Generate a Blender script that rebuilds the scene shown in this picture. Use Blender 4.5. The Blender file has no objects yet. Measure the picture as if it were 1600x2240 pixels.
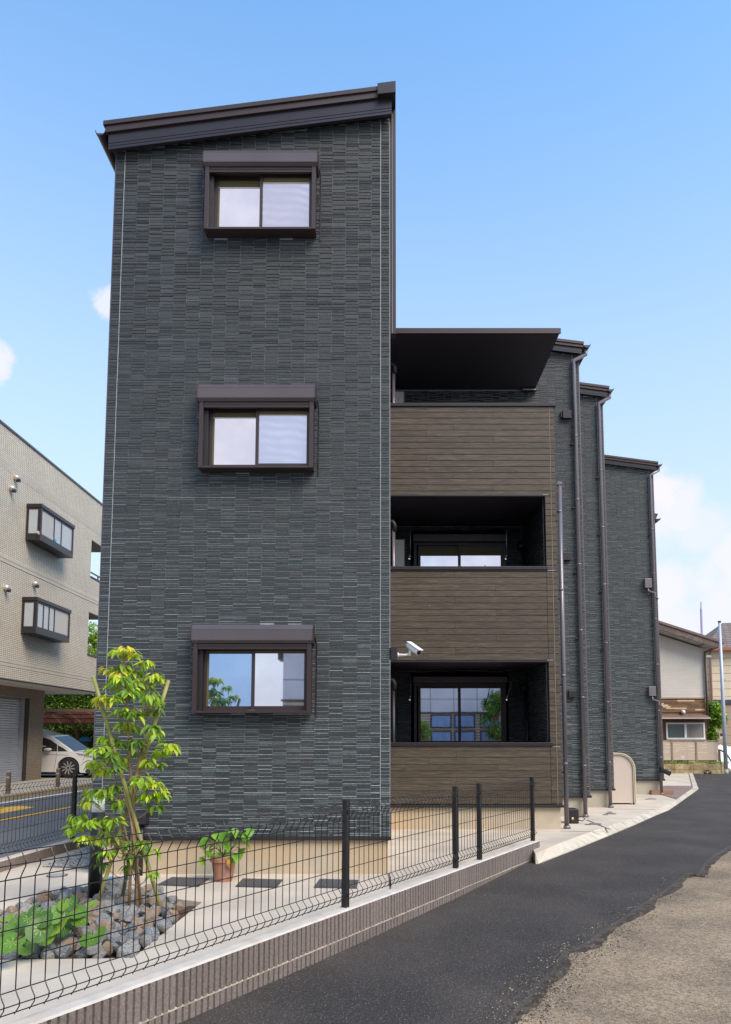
import bpy, math, random
import numpy as np
from mathutils import Vector, Matrix, noise
from mathutils.geometry import tessellate_polygon

R = math.radians
SC = bpy.context.scene
COL = SC.collection
random.seed(7)

# ------------------------------------------------------------------ camera
EYE = 1.47
FPX, PX, PY = 1600.0, 840.0, 1454.0
TH = math.atan(154 / 1600)
cam = bpy.data.cameras.new('camera')
cam.sensor_fit = 'HORIZONTAL'; cam.sensor_width = 24; cam.lens = 24
cam.shift_x = -0.025; cam.shift_y = 0.20875
cam.clip_start = 0.05; cam.clip_end = 3000
co = bpy.data.objects.new('camera', cam); COL.objects.link(co)
co.location = (0, 0, EYE); co.rotation_euler = (math.pi / 2 + TH, 0, 0)
SC.camera = co

# ------------------------------------------------------------------ world
SUN_EL, SUN_AZ = 48, 137      # azimuth clockwise from +Y (north)
SKY_STRENGTH = 0.15
w = bpy.data.worlds.new('World'); SC.world = w; w.use_nodes = True
nt = w.node_tree; nt.nodes.clear()
def WN(t, **k):
    n = nt.nodes.new(t)
    for a, b in k.items(): setattr(n, a, b)
    return n
wl = nt.links.new
sky = WN('ShaderNodeTexSky', sky_type='NISHITA', sun_disc=False)
sky.sun_elevation = R(SUN_EL); sky.sun_rotation = R(SUN_AZ)
sky.air_density = 1.0; sky.dust_density = 0.25; sky.ozone_density = 1.2; sky.altitude = 0
bg = WN('ShaderNodeBackground'); bg.inputs['Strength'].default_value = SKY_STRENGTH
wo = WN('ShaderNodeOutputWorld')
tc = WN('ShaderNodeTexCoord')
sep = WN('ShaderNodeSeparateXYZ'); wl(tc.outputs['Generated'], sep.inputs[0])
# pale horizon haze
hz = WN('ShaderNodeMapRange', interpolation_type='SMOOTHSTEP'); wl(sep.outputs['Z'], hz.inputs[0])
hz.inputs[1].default_value = -0.05; hz.inputs[2].default_value = 0.93
hz.inputs[3].default_value = 1.0; hz.inputs[4].default_value = 0.0
mixh = WN('ShaderNodeMix', data_type='RGBA'); wl(hz.outputs[0], mixh.inputs[0])
gain = WN('ShaderNodeMix', data_type='RGBA', blend_type='MULTIPLY'); gain.inputs[0].default_value = 1
wl(sky.outputs[0], gain.inputs[6]); gain.inputs[7].default_value = (0.98, 1.62, 1.85, 1)
wl(gain.outputs[2], mixh.inputs[6])
mixh.inputs[7].default_value = (3.7, 3.95, 4.5, 1)
# clouds: soft cumulus puffs low in the sky
nz = WN('ShaderNodeTexNoise'); nz.inputs['Scale'].default_value = 11; nz.inputs['Detail'].default_value = 9
nz.inputs['Roughness'].default_value = 0.58; wl(tc.outputs['Generated'], nz.inputs['Vector'])
def cdir(px, py):
    a = (px - PX) / FPX; b = (PY - py) / FPX; c, s = math.cos(TH), math.sin(TH)
    v = Vector((a, c - b * s, s + b * c)); v.normalize(); return v
acc = None
for (px, py, rad, amt) in [(-14, 775, 32, .8), (252, 668, 10, .75),
                      (1445, 1070, 50, 1.0), (1480, 1110, 62, .8), (1420, 1160, 60, .75), (1530, 1150, 66, .55),
                      (1540, 1275, 62, .8), (1465, 1290, 66, .85), (1625, 1230, 76, .8), (1600, 1330, 120, .75), (1450, 1380, 110, .75),
                      (1900, 1050, 120, .8), (2200, 1250, 150, .8), (-420, 900, 130, .8), (-800, 1100, 200, .8),
                      # cloud bank over the opposite roofs, as the upper panes mirror it
                      ((-.22, -.86, .50), .36, None, .85), ((.25, -.90, .32), .32, None, .7), ((-.5, -.8, .30), .28, None, .7), ((-.15, -.80, .62), .26, None, .7), ((.6, -.75, .35), .3, None, .6)]:
    d = cdir(px, py) if rad is not None else Vector(px).normalized()
    dp = WN('ShaderNodeVectorMath', operation='DISTANCE'); wl(tc.outputs['Generated'], dp.inputs[0]); dp.inputs[1].default_value = d
    # distance perturbed by noise
    ad = WN('ShaderNodeMath', operation='MULTIPLY_ADD'); wl(nz.outputs[0], ad.inputs[0]); ad.inputs[1].default_value = -0.12
    wl(dp.outputs['Value'], ad.inputs[2])
    r_ = rad / FPX * (FPX / math.hypot(FPX, math.hypot(px - PX, py - PY))) ** 1.5 if rad is not None else py
    mr = WN('ShaderNodeMapRange', interpolation_type='SMOOTHSTEP'); wl(ad.outputs[0], mr.inputs[0])
    mr.inputs[1].default_value = r_ * 0.45 - 0.064; mr.inputs[2].default_value = r_ * 1.1 - 0.054
    mr.inputs[3].default_value = amt; mr.inputs[4].default_value = 0
    if acc is None: acc = mr.outputs[0]
    else:
        mx = WN('ShaderNodeMath', operation='MAXIMUM'); wl(acc, mx.inputs[0]); wl(mr.outputs[0], mx.inputs[1]); acc = mx.outputs[0]
mixc = WN('ShaderNodeMix', data_type='RGBA'); wl(acc, mixc.inputs[0]); wl(mixh.outputs[2], mixc.inputs[6])
mixc.inputs[7].default_value = (4.6, 4.5, 4.75, 1)
wl(mixc.outputs[2], bg.inputs['Color']); wl(bg.outputs[0], wo.inputs[0])

# ------------------------------------------------------------------ sun
sl = bpy.data.lights.new('sun', 'SUN'); sl.energy = 3.0; sl.angle = R(34); sl.color = (1.0, 0.86, 0.70)
so = bpy.data.objects.new('sun', sl); COL.objects.link(so)
sd = Vector((math.sin(R(SUN_AZ)) * math.cos(R(SUN_EL)), math.cos(R(SUN_AZ)) * math.cos(R(SUN_EL)), math.sin(R(SUN_EL))))
so.rotation_euler = sd.to_track_quat('Z', 'Y').to_euler(); so.location = (0, 0, 30)
SC.view_settings.view_transform = 'Standard'; SC.view_settings.look = 'None'
SC.view_settings.exposure = 0.5; SC.view_settings.gamma = 1; SC.view_settings.use_curve_mapping = False
SC.render.engine = 'CYCLES'
SC.cycles.max_bounces = 6; SC.cycles.use_denoising = True

# ------------------------------------------------------------------ survey (measured photo point + known distance -> metres)
_c, _s = math.cos(TH), math.sin(TH)
def _ray(px, py):
    a = (px - PX) / FPX; b = (PY - py) / FPX
    return a, _c - b * _s, _s + b * _c
def SY(px, py, Y):
    dx, dy, dz = _ray(px, py); t = Y / dy; return (dx * t, Y, dz * t + EYE)
def SXp(px, py, X):
    dx, dy, dz = _ray(px, py); t = X / dx; return (X, dy * t, dz * t + EYE)
def SZ(px, py, Z):
    dx, dy, dz = _ray(px, py); t = (Z - EYE) / dz; return (dx * t, dy * t, Z)

# ------------------------------------------------------------------ materials
def newmat(name):
    m = bpy.data.materials.new(name); m.use_nodes = True
    return m, m.node_tree, m.node_tree.nodes['Principled BSDF']
def mat(name, col, rough=.6, metal=0, spec=None, var=.12, vs=6, bump=0, bs=80, coord='Object', col2=None, cs=2.0, cthr=(.45, .6), emit=None, stretch=None, detail=5):
    """principled with fine value noise, optional second colour in patches, optional bump"""
    m, t, b = newmat(name); N = t.nodes.new; L = t.links.new
    b.inputs['Roughness'].default_value = rough; b.inputs['Metallic'].default_value = metal
    if spec is not None: b.inputs['Specular IOR Level'].default_value = spec
    c = N('ShaderNodeTexCoord'); vec = c.outputs[coord]
    if stretch:
        mp = N('ShaderNodeMapping'); mp.inputs['Scale'].default_value = stretch; L(vec, mp.inputs[0]); vec = mp.outputs[0]
    base = None
    if col2:
        n2 = N('ShaderNodeTexNoise'); n2.inputs['Scale'].default_value = cs; n2.inputs['Detail'].default_value = 5; L(vec, n2.inputs[0])
        r = N('ShaderNodeMapRange'); L(n2.outputs[0], r.inputs[0]); r.inputs[1].default_value = cthr[0]; r.inputs[2].default_value = cthr[1]
        mx = N('ShaderNodeMix'); mx.data_type = 'RGBA'; L(r.outputs[0], mx.inputs[0])
        mx.inputs[6].default_value = (*col, 1); mx.inputs[7].default_value = (*col2, 1); base = mx.outputs[2]
    n = N('ShaderNodeTexNoise'); n.inputs['Scale'].default_value = vs; n.inputs['Detail'].default_value = detail; L(vec, n.inputs[0])
    h = N('ShaderNodeHueSaturation')
    if base: L(base, h.inputs['Color'])
    else: h.inputs['Color'].default_value = (*col, 1)
    r = N('ShaderNodeMapRange'); L(n.outputs[0], r.inputs[0]); r.inputs[1].default_value = .25; r.inputs[2].default_value = .75
    r.inputs[3].default_value = 1 - var; r.inputs[4].default_value = 1 + var; L(r.outputs[0], h.inputs['Value'])
    L(h.outputs[0], b.inputs['Base Color'])
    if bump:
        n3 = N('ShaderNodeTexNoise'); n3.inputs['Scale'].default_value = bs; n3.inputs['Detail'].default_value = 4; L(vec, n3.inputs[0])
        bp = N('ShaderNodeBump'); bp.inputs['Strength'].default_value = bump; bp.inputs['Distance'].default_value = .01
        L(n3.outputs[0], bp.inputs['Height']); L(bp.outputs[0], b.inputs['Normal'])
    if emit:
        b.inputs['Emission Color'].default_value = (*emit[:3], 1); b.inputs['Emission Strength'].default_value = emit[3]
    return m
def perobj(m, amt=.15):
    """give every object of a kind its own slight tone"""
    t = m.node_tree; b = t.nodes['Principled BSDF']; l = b.inputs['Base Color'].links[0]; src = l.from_socket
    oi = t.nodes.new('ShaderNodeObjectInfo'); h = t.nodes.new('ShaderNodeHueSaturation')
    r = t.nodes.new('ShaderNodeMapRange'); t.links.new(oi.outputs['Random'], r.inputs[0])
    r.inputs[3].default_value = 1 - amt; r.inputs[4].default_value = 1 + amt
    t.links.new(r.outputs[0], h.inputs['Value']); t.links.new(src, h.inputs['Color']); t.links.new(h.outputs[0], b.inputs['Base Color'])
    return m
def speckle(m, scale, thr, col):
    t = m.node_tree; b = t.nodes['Principled BSDF']; src = b.inputs['Base Color'].links[0].from_socket
    c = t.nodes.new('ShaderNodeTexCoord')
    v = t.nodes.new('ShaderNodeTexNoise'); v.inputs['Scale'].default_value = scale; v.inputs['Detail'].default_value = 1; t.links.new(c.outputs['Object'], v.inputs[0])
    r = t.nodes.new('ShaderNodeMapRange'); t.links.new(v.outputs[0], r.inputs[0]); r.inputs[1].default_value = thr; r.inputs[2].default_value = thr + .04
    mx = t.nodes.new('ShaderNodeMix'); mx.data_type = 'RGBA'; t.links.new(r.outputs[0], mx.inputs[0])
    t.links.new(src, mx.inputs[6]); mx.inputs[7].default_value = (*col, 1); t.links.new(mx.outputs[2], b.inputs['Base Color'])
    return m

MT = {}
MT['tileA'] = mat('siding_charcoal', (.030, .033, .036), .55, var=.45, vs=60, bump=.5, bs=160, stretch=(1, 1, 2.5))
MT['tileB'] = mat('siding_green_charcoal', (.024, .031, .033), .5, var=.4, vs=60, bump=.5, bs=160, stretch=(1, 1, 2.5))
MT['tileC'] = mat('siding_warm_charcoal', (.046, .050, .053), .58, var=.4, vs=60, bump=.5, bs=160, stretch=(1, 1, 2.5))
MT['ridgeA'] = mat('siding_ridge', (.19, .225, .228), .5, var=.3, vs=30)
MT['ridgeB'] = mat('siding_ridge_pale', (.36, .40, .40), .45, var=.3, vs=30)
MT['joint'] = mat('siding_joint', (.33, .375, .375), .6, var=.15, vs=20)
MT['caulk'] = mat('caulk_line', (.36, .39, .41), .5, var=.05)
MT['darkmetal'] = mat('dark_brown_metal', (.032, .026, .030), .38, .25, var=.06, vs=3)
MT['bronze'] = mat('bronze_aluminium', (.047, .031, .031), .42, .2, var=.06, vs=3)
MT['shutter'] = mat('shutter_box_metal', (.105, .087, .095), .38, .2, var=.05, vs=3, col2=(.092, .076, .083), cs=1.5)
MT['pipe'] = mat('downpipe_brown', (.165, .142, .152), .28, .2, var=.05, spec=.7)
MT['black'] = mat('black_paint', (.018, .018, .02), .45, var=.1)
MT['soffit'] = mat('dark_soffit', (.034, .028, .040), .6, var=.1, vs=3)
MT['found'] = mat('foundation_render', (.47, .40, .30), .8, var=.1, vs=5, bump=.3, bs=120)
MT['concrete'] = mat('pale_concrete', (.58, .495, .395), .8, var=.08, vs=2.2, bump=.15, bs=150, col2=(.50, .43, .345), cs=1.2)
MT['coping'] = mat('mortar_coping', (.55, .50, .44), .85, var=.14, vs=9, bump=.3, bs=90, col2=(.44, .37, .30), cs=4, cthr=(.55, .8))
MT['ribblock'] = perobj(mat('split_rib_block', (.205, .165, .145), .85, var=.35, vs=70, bump=.5, bs=200), .10)
speckle(MT['ribblock'], 260, .68, (.30, .26, .22))
MT['mortar'] = mat('mortar_joint', (.55, .47, .36), .9, var=.2, vs=20)
MT['asphalt'] = mat('new_asphalt', (.036, .029, .024), .8, var=.75, vs=70, bump=1.0, bs=120, col2=(.068, .054, .043), cs=1.2, cthr=(.38, .72), detail=8)
speckle(MT['asphalt'], 95, .655, (.20, .18, .15)); speckle(MT['asphalt'], 160, .68, (.011, .010, .010))
MT['oldroad'] = mat('old_gravelly_asphalt', (.15, .108, .068), .9, var=.5, vs=38, bump=.8, bs=90, col2=(.36, .27, .172), cs=1.3, cthr=(.32, .70), detail=12)
speckle(MT['oldroad'], 90, .645, (.44, .36, .25)); speckle(MT['oldroad'], 80, .65, (.06, .045, .032))
MT['street'] = mat('street_asphalt', (.21, .20, .19), .85, var=.35, vs=60, bump=.5, bs=120, col2=(.17, .165, .165), cs=.8)
MT['streetdark'] = mat('street_lane_asphalt', (.13, .128, .13), .85, var=.25, vs=60, bump=.4, bs=120)
MT['yellow'] = mat('yellow_road_paint', (.78, .47, .08), .7, var=.2, vs=9)
MT['white'] = mat('white_road_paint', (.75, .75, .72), .7, var=.12, vs=9)
MT['ground'] = mat('ground_far', (.17, .16, .14), .9, var=.3, vs=2)
MT['wood'] = None
MT['glass'] = None
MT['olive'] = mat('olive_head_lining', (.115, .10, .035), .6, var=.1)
MT['cream'] = mat('cream_panel', (.86, .82, .76), .6, var=.04)
MT['blackwire'] = mat('black_wire', (.016, .014, .014), .4, .3, var=.1)
MT['post'] = mat('black_post', (.022, .02, .02), .42, .2, var=.1)
MT['white_plastic'] = mat('white_plastic', (.8, .78, .76), .35, var=.04)
MT['lampwhite'] = mat('white_diffuser', (.85, .86, .88), .3, var=.02)

def woodmat():
    m, t, b = newmat('charred_wood_board'); N = t.nodes.new; L = t.links.new
    c = N('ShaderNodeTexCoord'); oi = N('ShaderNodeObjectInfo')
    comb = N('ShaderNodeVectorMath'); comb.operation = 'ADD'
    sc_ = N('ShaderNodeVectorMath'); sc_.operation = 'SCALE'; L(oi.outputs['Random'], sc_.inputs['Scale']); sc_.inputs[0].default_value = (37, 11, 53)
    L(c.outputs['Object'], comb.inputs[0]); L(sc_.outputs[0], comb.inputs[1])
    mp = N('ShaderNodeMapping'); mp.inputs['Scale'].default_value = (2.2, 2.2, 42); L(comb.outputs[0], mp.inputs[0])
    n = N('ShaderNodeTexNoise'); n.inputs['Scale'].default_value = 1.6; n.inputs['Detail'].default_value = 7; n.inputs['Distortion'].default_value = 1.2; L(mp.outputs[0], n.inputs[0])
    cr = N('ShaderNodeValToRGB'); L(n.outputs[0], cr.inputs[0])
    e = cr.color_ramp.elements; e[0].position = .28; e[0].color = (.040, .030, .020, 1); e[1].position = .74; e[1].color = (.138, .108, .072, 1)
    x = cr.color_ramp.elements.new(.5); x.color = (.070, .053, .036, 1)
    # knots
    mp2 = N('ShaderNodeMapping'); mp2.inputs['Scale'].default_value = (3.2, 3.2, 9); L(comb.outputs[0], mp2.inputs[0])
    vo = N('ShaderNodeTexVoronoi'); vo.inputs['Scale'].default_value = 1; L(mp2.outputs[0], vo.inputs[0])
    r = N('ShaderNodeMapRange'); L(vo.outputs['Distance'], r.inputs[0]); r.inputs[1].default_value = .03; r.inputs[2].default_value = .13
    r.inputs[3].default_value = .5; r.inputs[4].default_value = 1
    h = N('ShaderNodeHueSaturation'); L(cr.outputs[0], h.inputs['Color']); L(r.outputs[0], h.inputs['Value'])
    r2 = N('ShaderNodeMapRange'); L(oi.outputs['Random'], r2.inputs[0]); r2.inputs[3].default_value = .88; r2.inputs[4].default_value = 1.12
    h2 = N('ShaderNodeHueSaturation'); L(h.outputs[0], h2.inputs['Color']); L(r2.outputs[0], h2.inputs['Value'])
    L(h2.outputs[0], b.inputs['Base Color']); b.inputs['Roughness'].default_value = .62
    bp = N('ShaderNodeBump'); bp.inputs['Strength'].default_value = .5; bp.inputs['Distance'].default_value = .004
    L(n.outputs[0], bp.inputs['Height']); L(bp.outputs[0], b.inputs['Normal'])
    return m
MT['wood'] = woodmat()
def glassmat(name, col, rough=.02, metal=.85, wav=0):
    m, t, b = newmat(name); b.inputs['Base Color'].default_value = (*col, 1)
    b.inputs['Metallic'].default_value = metal; b.inputs['Roughness'].default_value = rough
    N = t.nodes.new; L = t.links.new
    c = N('ShaderNodeTexCoord'); n = N('ShaderNodeTexNoise'); n.inputs['Scale'].default_value = 1.8; L(c.outputs['Object'], n.inputs[0])
    bp = N('ShaderNodeBump'); bp.inputs['Strength'].default_value = .012; bp.inputs['Distance'].default_value = .02; L(n.outputs[0], bp.inputs['Height']); L(bp.outputs[0], b.inputs['Normal'])
    n9 = N('ShaderNodeTexNoise'); n9.inputs['Scale'].default_value = 2.6; n9.inputs['Detail'].default_value = 6; L(c.outputs['Object'], n9.inputs[0])
    m9 = N('ShaderNodeMix'); m9.data_type = 'RGBA'; r9 = N('ShaderNodeMapRange'); L(n9.outputs[0], r9.inputs[0]); r9.inputs[1].default_value = .35; r9.inputs[2].default_value = .65; L(r9.outputs[0], m9.inputs[0])
    m9.inputs[6].default_value = (col[0] * .84, col[1] * .86, col[2] * .92, 1); m9.inputs[7].default_value = (*col, 1)
    if not wav: L(m9.outputs[2], b.inputs['Base Color'])
    if wav:
        wv = N('ShaderNodeTexWave'); wv.wave_type = 'RINGS'; wv.rings_direction = 'Y'; wv.inputs['Scale'].default_value = 3.2; wv.inputs['Distortion'].default_value = 5; wv.inputs['Detail'].default_value = 2
        mp = N('ShaderNodeMapping'); mp.inputs['Location'].default_value = (1.25, 0, wav); L(c.outputs['Object'], mp.inputs[0]); L(mp.outputs[0], wv.inputs[0])
        mx = N('ShaderNodeMix'); mx.data_type = 'RGBA'; L(wv.outputs['Fac'], mx.inputs[0])
        mx.inputs[6].default_value = (col[0] * .86, col[1] * .86, col[2] * .90, 1); L(m9.outputs[2], mx.inputs[7]); L(mx.outputs[2], b.inputs['Base Color'])
    return m
MT['glass'] = glassmat('window_glass', (.84, .80, .83), metal=.95)
MT['glass_skytint'] = glassmat('window_glass_skytint', (.38, .52, .74), metal=.95)  # blue sky reflection put into the pane colour
MT['glassdim'] = glassmat('window_glass_dim', (.55, .60, .66))
MT['screen1'] = glassmat('glass_behind_insect_screen', (.66, .64, .71), .12, .85, wav=-6.0)
MT['screen2'] = glassmat('glass_behind_fine_screen', (.62, .66, .78), .12, .85, wav=-3.4)
def brickmat(name, c1, c2, mort, bw, bh, ms, off=0, vert=False, axis='X', bumps=.4, rough=.55, sq=1.0):
    """tiles laid out in metres on a wall whose normal is along axis"""
    m, t, b = newmat(name); N = t.nodes.new; L = t.links.new
    c = N('ShaderNodeTexCoord'); s = N('ShaderNodeSeparateXYZ'); L(c.outputs['Object'], s.inputs[0]); k = N('ShaderNodeCombineXYZ')
    h = 'Y' if axis == 'X' else 'X'
    a, z = (h, 'Z') if not vert else ('Z', h)
    L(s.outputs[a], k.inputs[0]); L(s.outputs[z], k.inputs[1])
    br = N('ShaderNodeTexBrick'); L(k.outputs[0], br.inputs['Vector']); br.offset = off; br.inputs['Scale'].default_value = 1
    br.inputs['Brick Width'].default_value = bw; br.inputs['Row Height'].default_value = bh; br.inputs['Mortar Size'].default_value = ms; br.inputs['Mortar Smooth'].default_value = .1
    br.inputs['Color1'].default_value = (*c1, 1); br.inputs['Color2'].default_value = (*c2, 1); br.inputs['Mortar'].default_value = (*mort, 1)
    n = N('ShaderNodeTexNoise'); n.inputs['Scale'].default_value = .8; n.inputs['Detail'].default_value = 4; L(c.outputs['Object'], n.inputs[0])
    r = N('ShaderNodeMapRange'); L(n.outputs[0], r.inputs[0]); r.inputs[3].default_value = .85; r.inputs[4].default_value = 1.15
    hs = N('ShaderNodeHueSaturation'); L(br.outputs[0], hs.inputs['Color']); L(r.outputs[0], hs.inputs['Value']); L(hs.outputs[0], b.inputs['Base Color'])
    bp = N('ShaderNodeBump'); bp.invert = True; bp.inputs['Strength'].default_value = bumps; bp.inputs['Distance'].default_value = .006
    L(br.outputs['Fac'], bp.inputs['Height']); L(bp.outputs[0], b.inputs['Normal']); b.inputs['Roughness'].default_value = rough
    return m

# ------------------------------------------------------------------ mesh helpers
class MB:
    def __init__(s): s.v = []; s.f = []; s.m = []; s.cur = 0
    def add(s, vs, fs):
        k = len(s.v); s.v += [tuple(p) for p in vs]; s.f += [tuple(i + k for i in f) for f in fs]; s.m += [s.cur] * len(fs)
    def box(s, x0, x1, y0, y1, z0, z1, rot=None):
        vs = [(x, y, z) for x in (x0, x1) for y in (y0, y1) for z in (z0, z1)]
        fs = [(0, 1, 3, 2), (4, 6, 7, 5), (0, 4, 5, 1), (2, 3, 7, 6), (0, 2, 6, 4), (1, 5, 7, 3)]
        if rot: vs = [rot(*p) for p in vs]
        s.add(vs, fs)
    def prism(s, pts, d, cap=True):
        """closed polygon pts (3D) swept by vector d"""
        n = len(pts); d = Vector(d); a = [Vector(p) for p in pts]; b = [p + d for p in a]
        s.add(a + b, [(i, (i + 1) % n, n + (i + 1) % n, n + i) for i in range(n)])
        if cap:
            tri = tessellate_polygon([a]); k = len(s.v) - 2 * n
            s.f += [tuple(k + i for i in t) for t in tri] + [tuple(k + n + i for i in reversed(t)) for t in tri]; s.m += [s.cur] * (2 * len(tri))
    def tube(s, pts, r, n=8, cap=True):
        pts = [Vector(p) for p in pts]; rs = r if isinstance(r, (list, tuple)) else [r] * len(pts); vs = []
        for i, p in enumerate(pts):
            d = (pts[min(i + 1, len(pts) - 1)] - pts[max(i - 1, 0)]).normalized()
            u = d.orthogonal().normalized() if i == 0 else (u - d * u.dot(d)).normalized()
            w_ = d.cross(u)
            for j in range(n):
                a = 2 * math.pi * j / n; vs.append(p + (u * math.cos(a) + w_ * math.sin(a)) * rs[i])
        fs = [(i * n + j, i * n + (j + 1) % n, (i + 1) * n + (j + 1) % n, (i + 1) * n + j) for i in range(len(pts) - 1) for j in range(n)]
        if cap: fs += [tuple(reversed(range(n))), tuple(range((len(pts) - 1) * n, len(pts) * n))]
        s.add(vs, fs)
    def ball(s, c, r, sc=(1, 1, 1), nu=10, nv=6):
        vs = [(c[0], c[1], c[2] + r * sc[2])]
        for i in range(1, nv):
            a = math.pi * i / nv
            for j in range(nu):
                b = 2 * math.pi * j / nu; vs.append((c[0] + r * sc[0] * math.sin(a) * math.cos(b), c[1] + r * sc[1] * math.sin(a) * math.sin(b), c[2] + r * sc[2] * math.cos(a)))
        vs.append((c[0], c[1], c[2] - r * sc[2])); L_ = len(vs) - 1
        fs = [(0, 1 + j, 1 + (j + 1) % nu) for j in range(nu)]
        for i in range(nv - 2):
            for j in range(nu):
                a = 1 + i * nu + j; b = 1 + i * nu + (j + 1) % nu; fs.append((a, a + nu, b + nu, b))
        a0 = 1 + (nv - 2) * nu; fs += [(L_, a0 + (j + 1) % nu, a0 + j) for j in range(nu)]
        s.add(vs, fs)
    def mesh(s, name, mats):
        me = bpy.data.meshes.new(name); me.from_pydata(s.v, [], s.f)
        for m in mats: me.materials.append(m)
        if len(mats) > 1: me.polygons.foreach_set('material_index', s.m)
        me.update(); return me
def wloc(o):
    v = Vector((0, 0, 0))
    while o: v += o.location; o = o.parent
    return v
def link(name, me, parent=None, loc=(0, 0, 0), kind=None):
    o = bpy.data.objects.new(name, me); COL.objects.link(o)
    l = Vector(loc)
    if parent is not None: o.parent = parent; l = l - wloc(parent)
    o.location = l
    if kind: o['kind'] = kind
    return o
def put(name, mb, mats, parent=None, kind=None, smooth=False, fix=True, label=None):
    if not isinstance(mats, (list, tuple)): mats = [mats]
    me = mb.mesh(name, mats)
    if smooth: me.shade_smooth()
    if label: pass
    o = link(name, me, parent, kind=kind)
    if label: o['label'] = label
    return o
def bevel(o, wd=.005, seg=2):
    b = o.modifiers.new('bevel', 'BEVEL'); b.width = wd; b.segments = seg; b.limit_method = 'ANGLE'; return o
def tag(o, label, cat, group=None):
    o['label'] = label; o['category'] = cat
    if group: o['group'] = group
    return o
def thing(name, loc, label, cat, group=None):
    o = bpy.data.objects.new(name, None); COL.objects.link(o); o.location = loc; o.empty_display_size = .2
    return tag(o, label, cat, group)
def copytree(o, parent=None):
    c = o.copy(); COL.objects.link(c)
    if parent is not None: c.parent = parent
    for ch in list(o.children): copytree(ch, c)
    return c
def boxpart(name, a, b, m, parent, bev=0, **k):
    mb = MB(); mb.box(min(a[0], b[0]), max(a[0], b[0]), min(a[1], b[1]), max(a[1], b[1]), min(a[2], b[2]), max(a[2], b[2]))
    o = put(name, mb, m, parent, **k)
    if bev: bevel(o, bev)
    return o
def sheet(name, outer, m, z=None, holes=[], thick=0, parent=None, kind='structure'):
    """flat or gently sloped polygon sheet; pts (x,y[,z])"""
    P3 = lambda p: Vector((p[0], p[1], p[2] if len(p) > 2 else z))
    loops = [[P3(p) for p in outer]] + [[P3(p) for p in h] for h in holes]
    tri = tessellate_polygon([[Vector((p.x, p.y, 0)) for p in l] for l in loops]); fl = [p for l in loops for p in l]
    mb = MB()
    fs = []
    for t in tri:
        a, b, c_ = (fl[i] for i in t)
        if (b - a).cross(c_ - a).z < 0: t = tuple(reversed(t))
        fs.append(tuple(t))
    mb.add(fl, fs)
    if thick:
        for l in loops:
            n = len(l); mb.add(l + [p - Vector((0, 0, thick)) for p in l], [(i, (i + 1) % n, n + (i + 1) % n, n + i) for i in range(n)])
    return put(name, mb, m, parent, kind=kind if parent is None else None)

# ================================================================== GROUND
def zr(Y):                    # surface of the alley road
    if Y < 7.5: return -.155
    if Y < 14: return -.155 + (Y - 7.5) / 6.5 * .11
    if Y < 22: return -.045 + (Y - 14) / 8 * .035
    return -.010
def SR(px, py, dz=0):         # survey point on the alley surface
    z = -.1
    for _ in range(30): z = zr(SZ(px, py, z + dz)[1])
    x, y, q = SZ(px, py, z + dz); return (x, y, z + dz)
g = MB(); g.add([(-600, -600, -.26), (600, -600, -.26), (600, 900, -.26), (-600, 900, -.26)], [(0, 1, 2, 3)])
put('ground', g, MT['ground'], kind='structure')

# wall line along the alley
WP = [(-2.42, 2.35), (-.30, 5.84), (1.96, 9.76)]
def wl_pt(s_, off=0, seg=None):   # s metres from WP[1]; negative towards the camera; off >0 = alley side
    a, b = (WP[0], WP[1]) if s_ < 0 else (WP[1], WP[2])
    d = Vector((b[0] - a[0], b[1] - a[1])).normalized(); n = Vector((d.y, -d.x))
    p = Vector(WP[1]) + d * s_ + n * off; return p.x, p.y
LEN_A = math.hypot(WP[1][0] - WP[0][0], WP[1][1] - WP[0][1]); LEN_B = math.hypot(WP[2][0] - WP[1][0], WP[2][1] - WP[1][1])
def copz(s_): return .137 - .010 * s_ if s_ > 0 else .137
S_END = LEN_B + .10

# curb measured outer/inner edge
curb_out = [SR(*p, .008) for p in [(1178, 1889), (1257.4, 1858.4), (1332, 1828), (1392, 1803), (1463.7, 1772), (1483, 1759), (1529, 1726), (1515, 1689)]]
curb_in = [SZ(*p, 0) for p in [(1172, 1868), (1226, 1845), (1312, 1814), (1382, 1791), (1446, 1768), (1481, 1750), (1517, 1724), (1507.6, 1689)]]
curb_in = [(x, y, .0) for x, y, z in curb_in]
# slab inside the property
bed = [SZ(*p, 0)[:2] for p in [(-40, 2070), (0, 2100), (290, 2096), (442, 1974), (352, 1962), (245, 1938), (170, 1950), (-30, 2010)]]
a0 = wl_pt(-LEN_A, -.06); a1 = wl_pt(0, -.06); a2 = wl_pt(S_END, -.06)
outer = [a0, a1, a2] + [c[:2] for c in curb_in] + [(12.0, 30.0), (-4.0, 30), (-4.05, 12), (-4.22, 8.0), (-4.3, 5), (-4.0, 2.35)]
slab = sheet('paved_yard', outer, MT['concrete'], z=0, holes=[bed], thick=.12)
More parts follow.
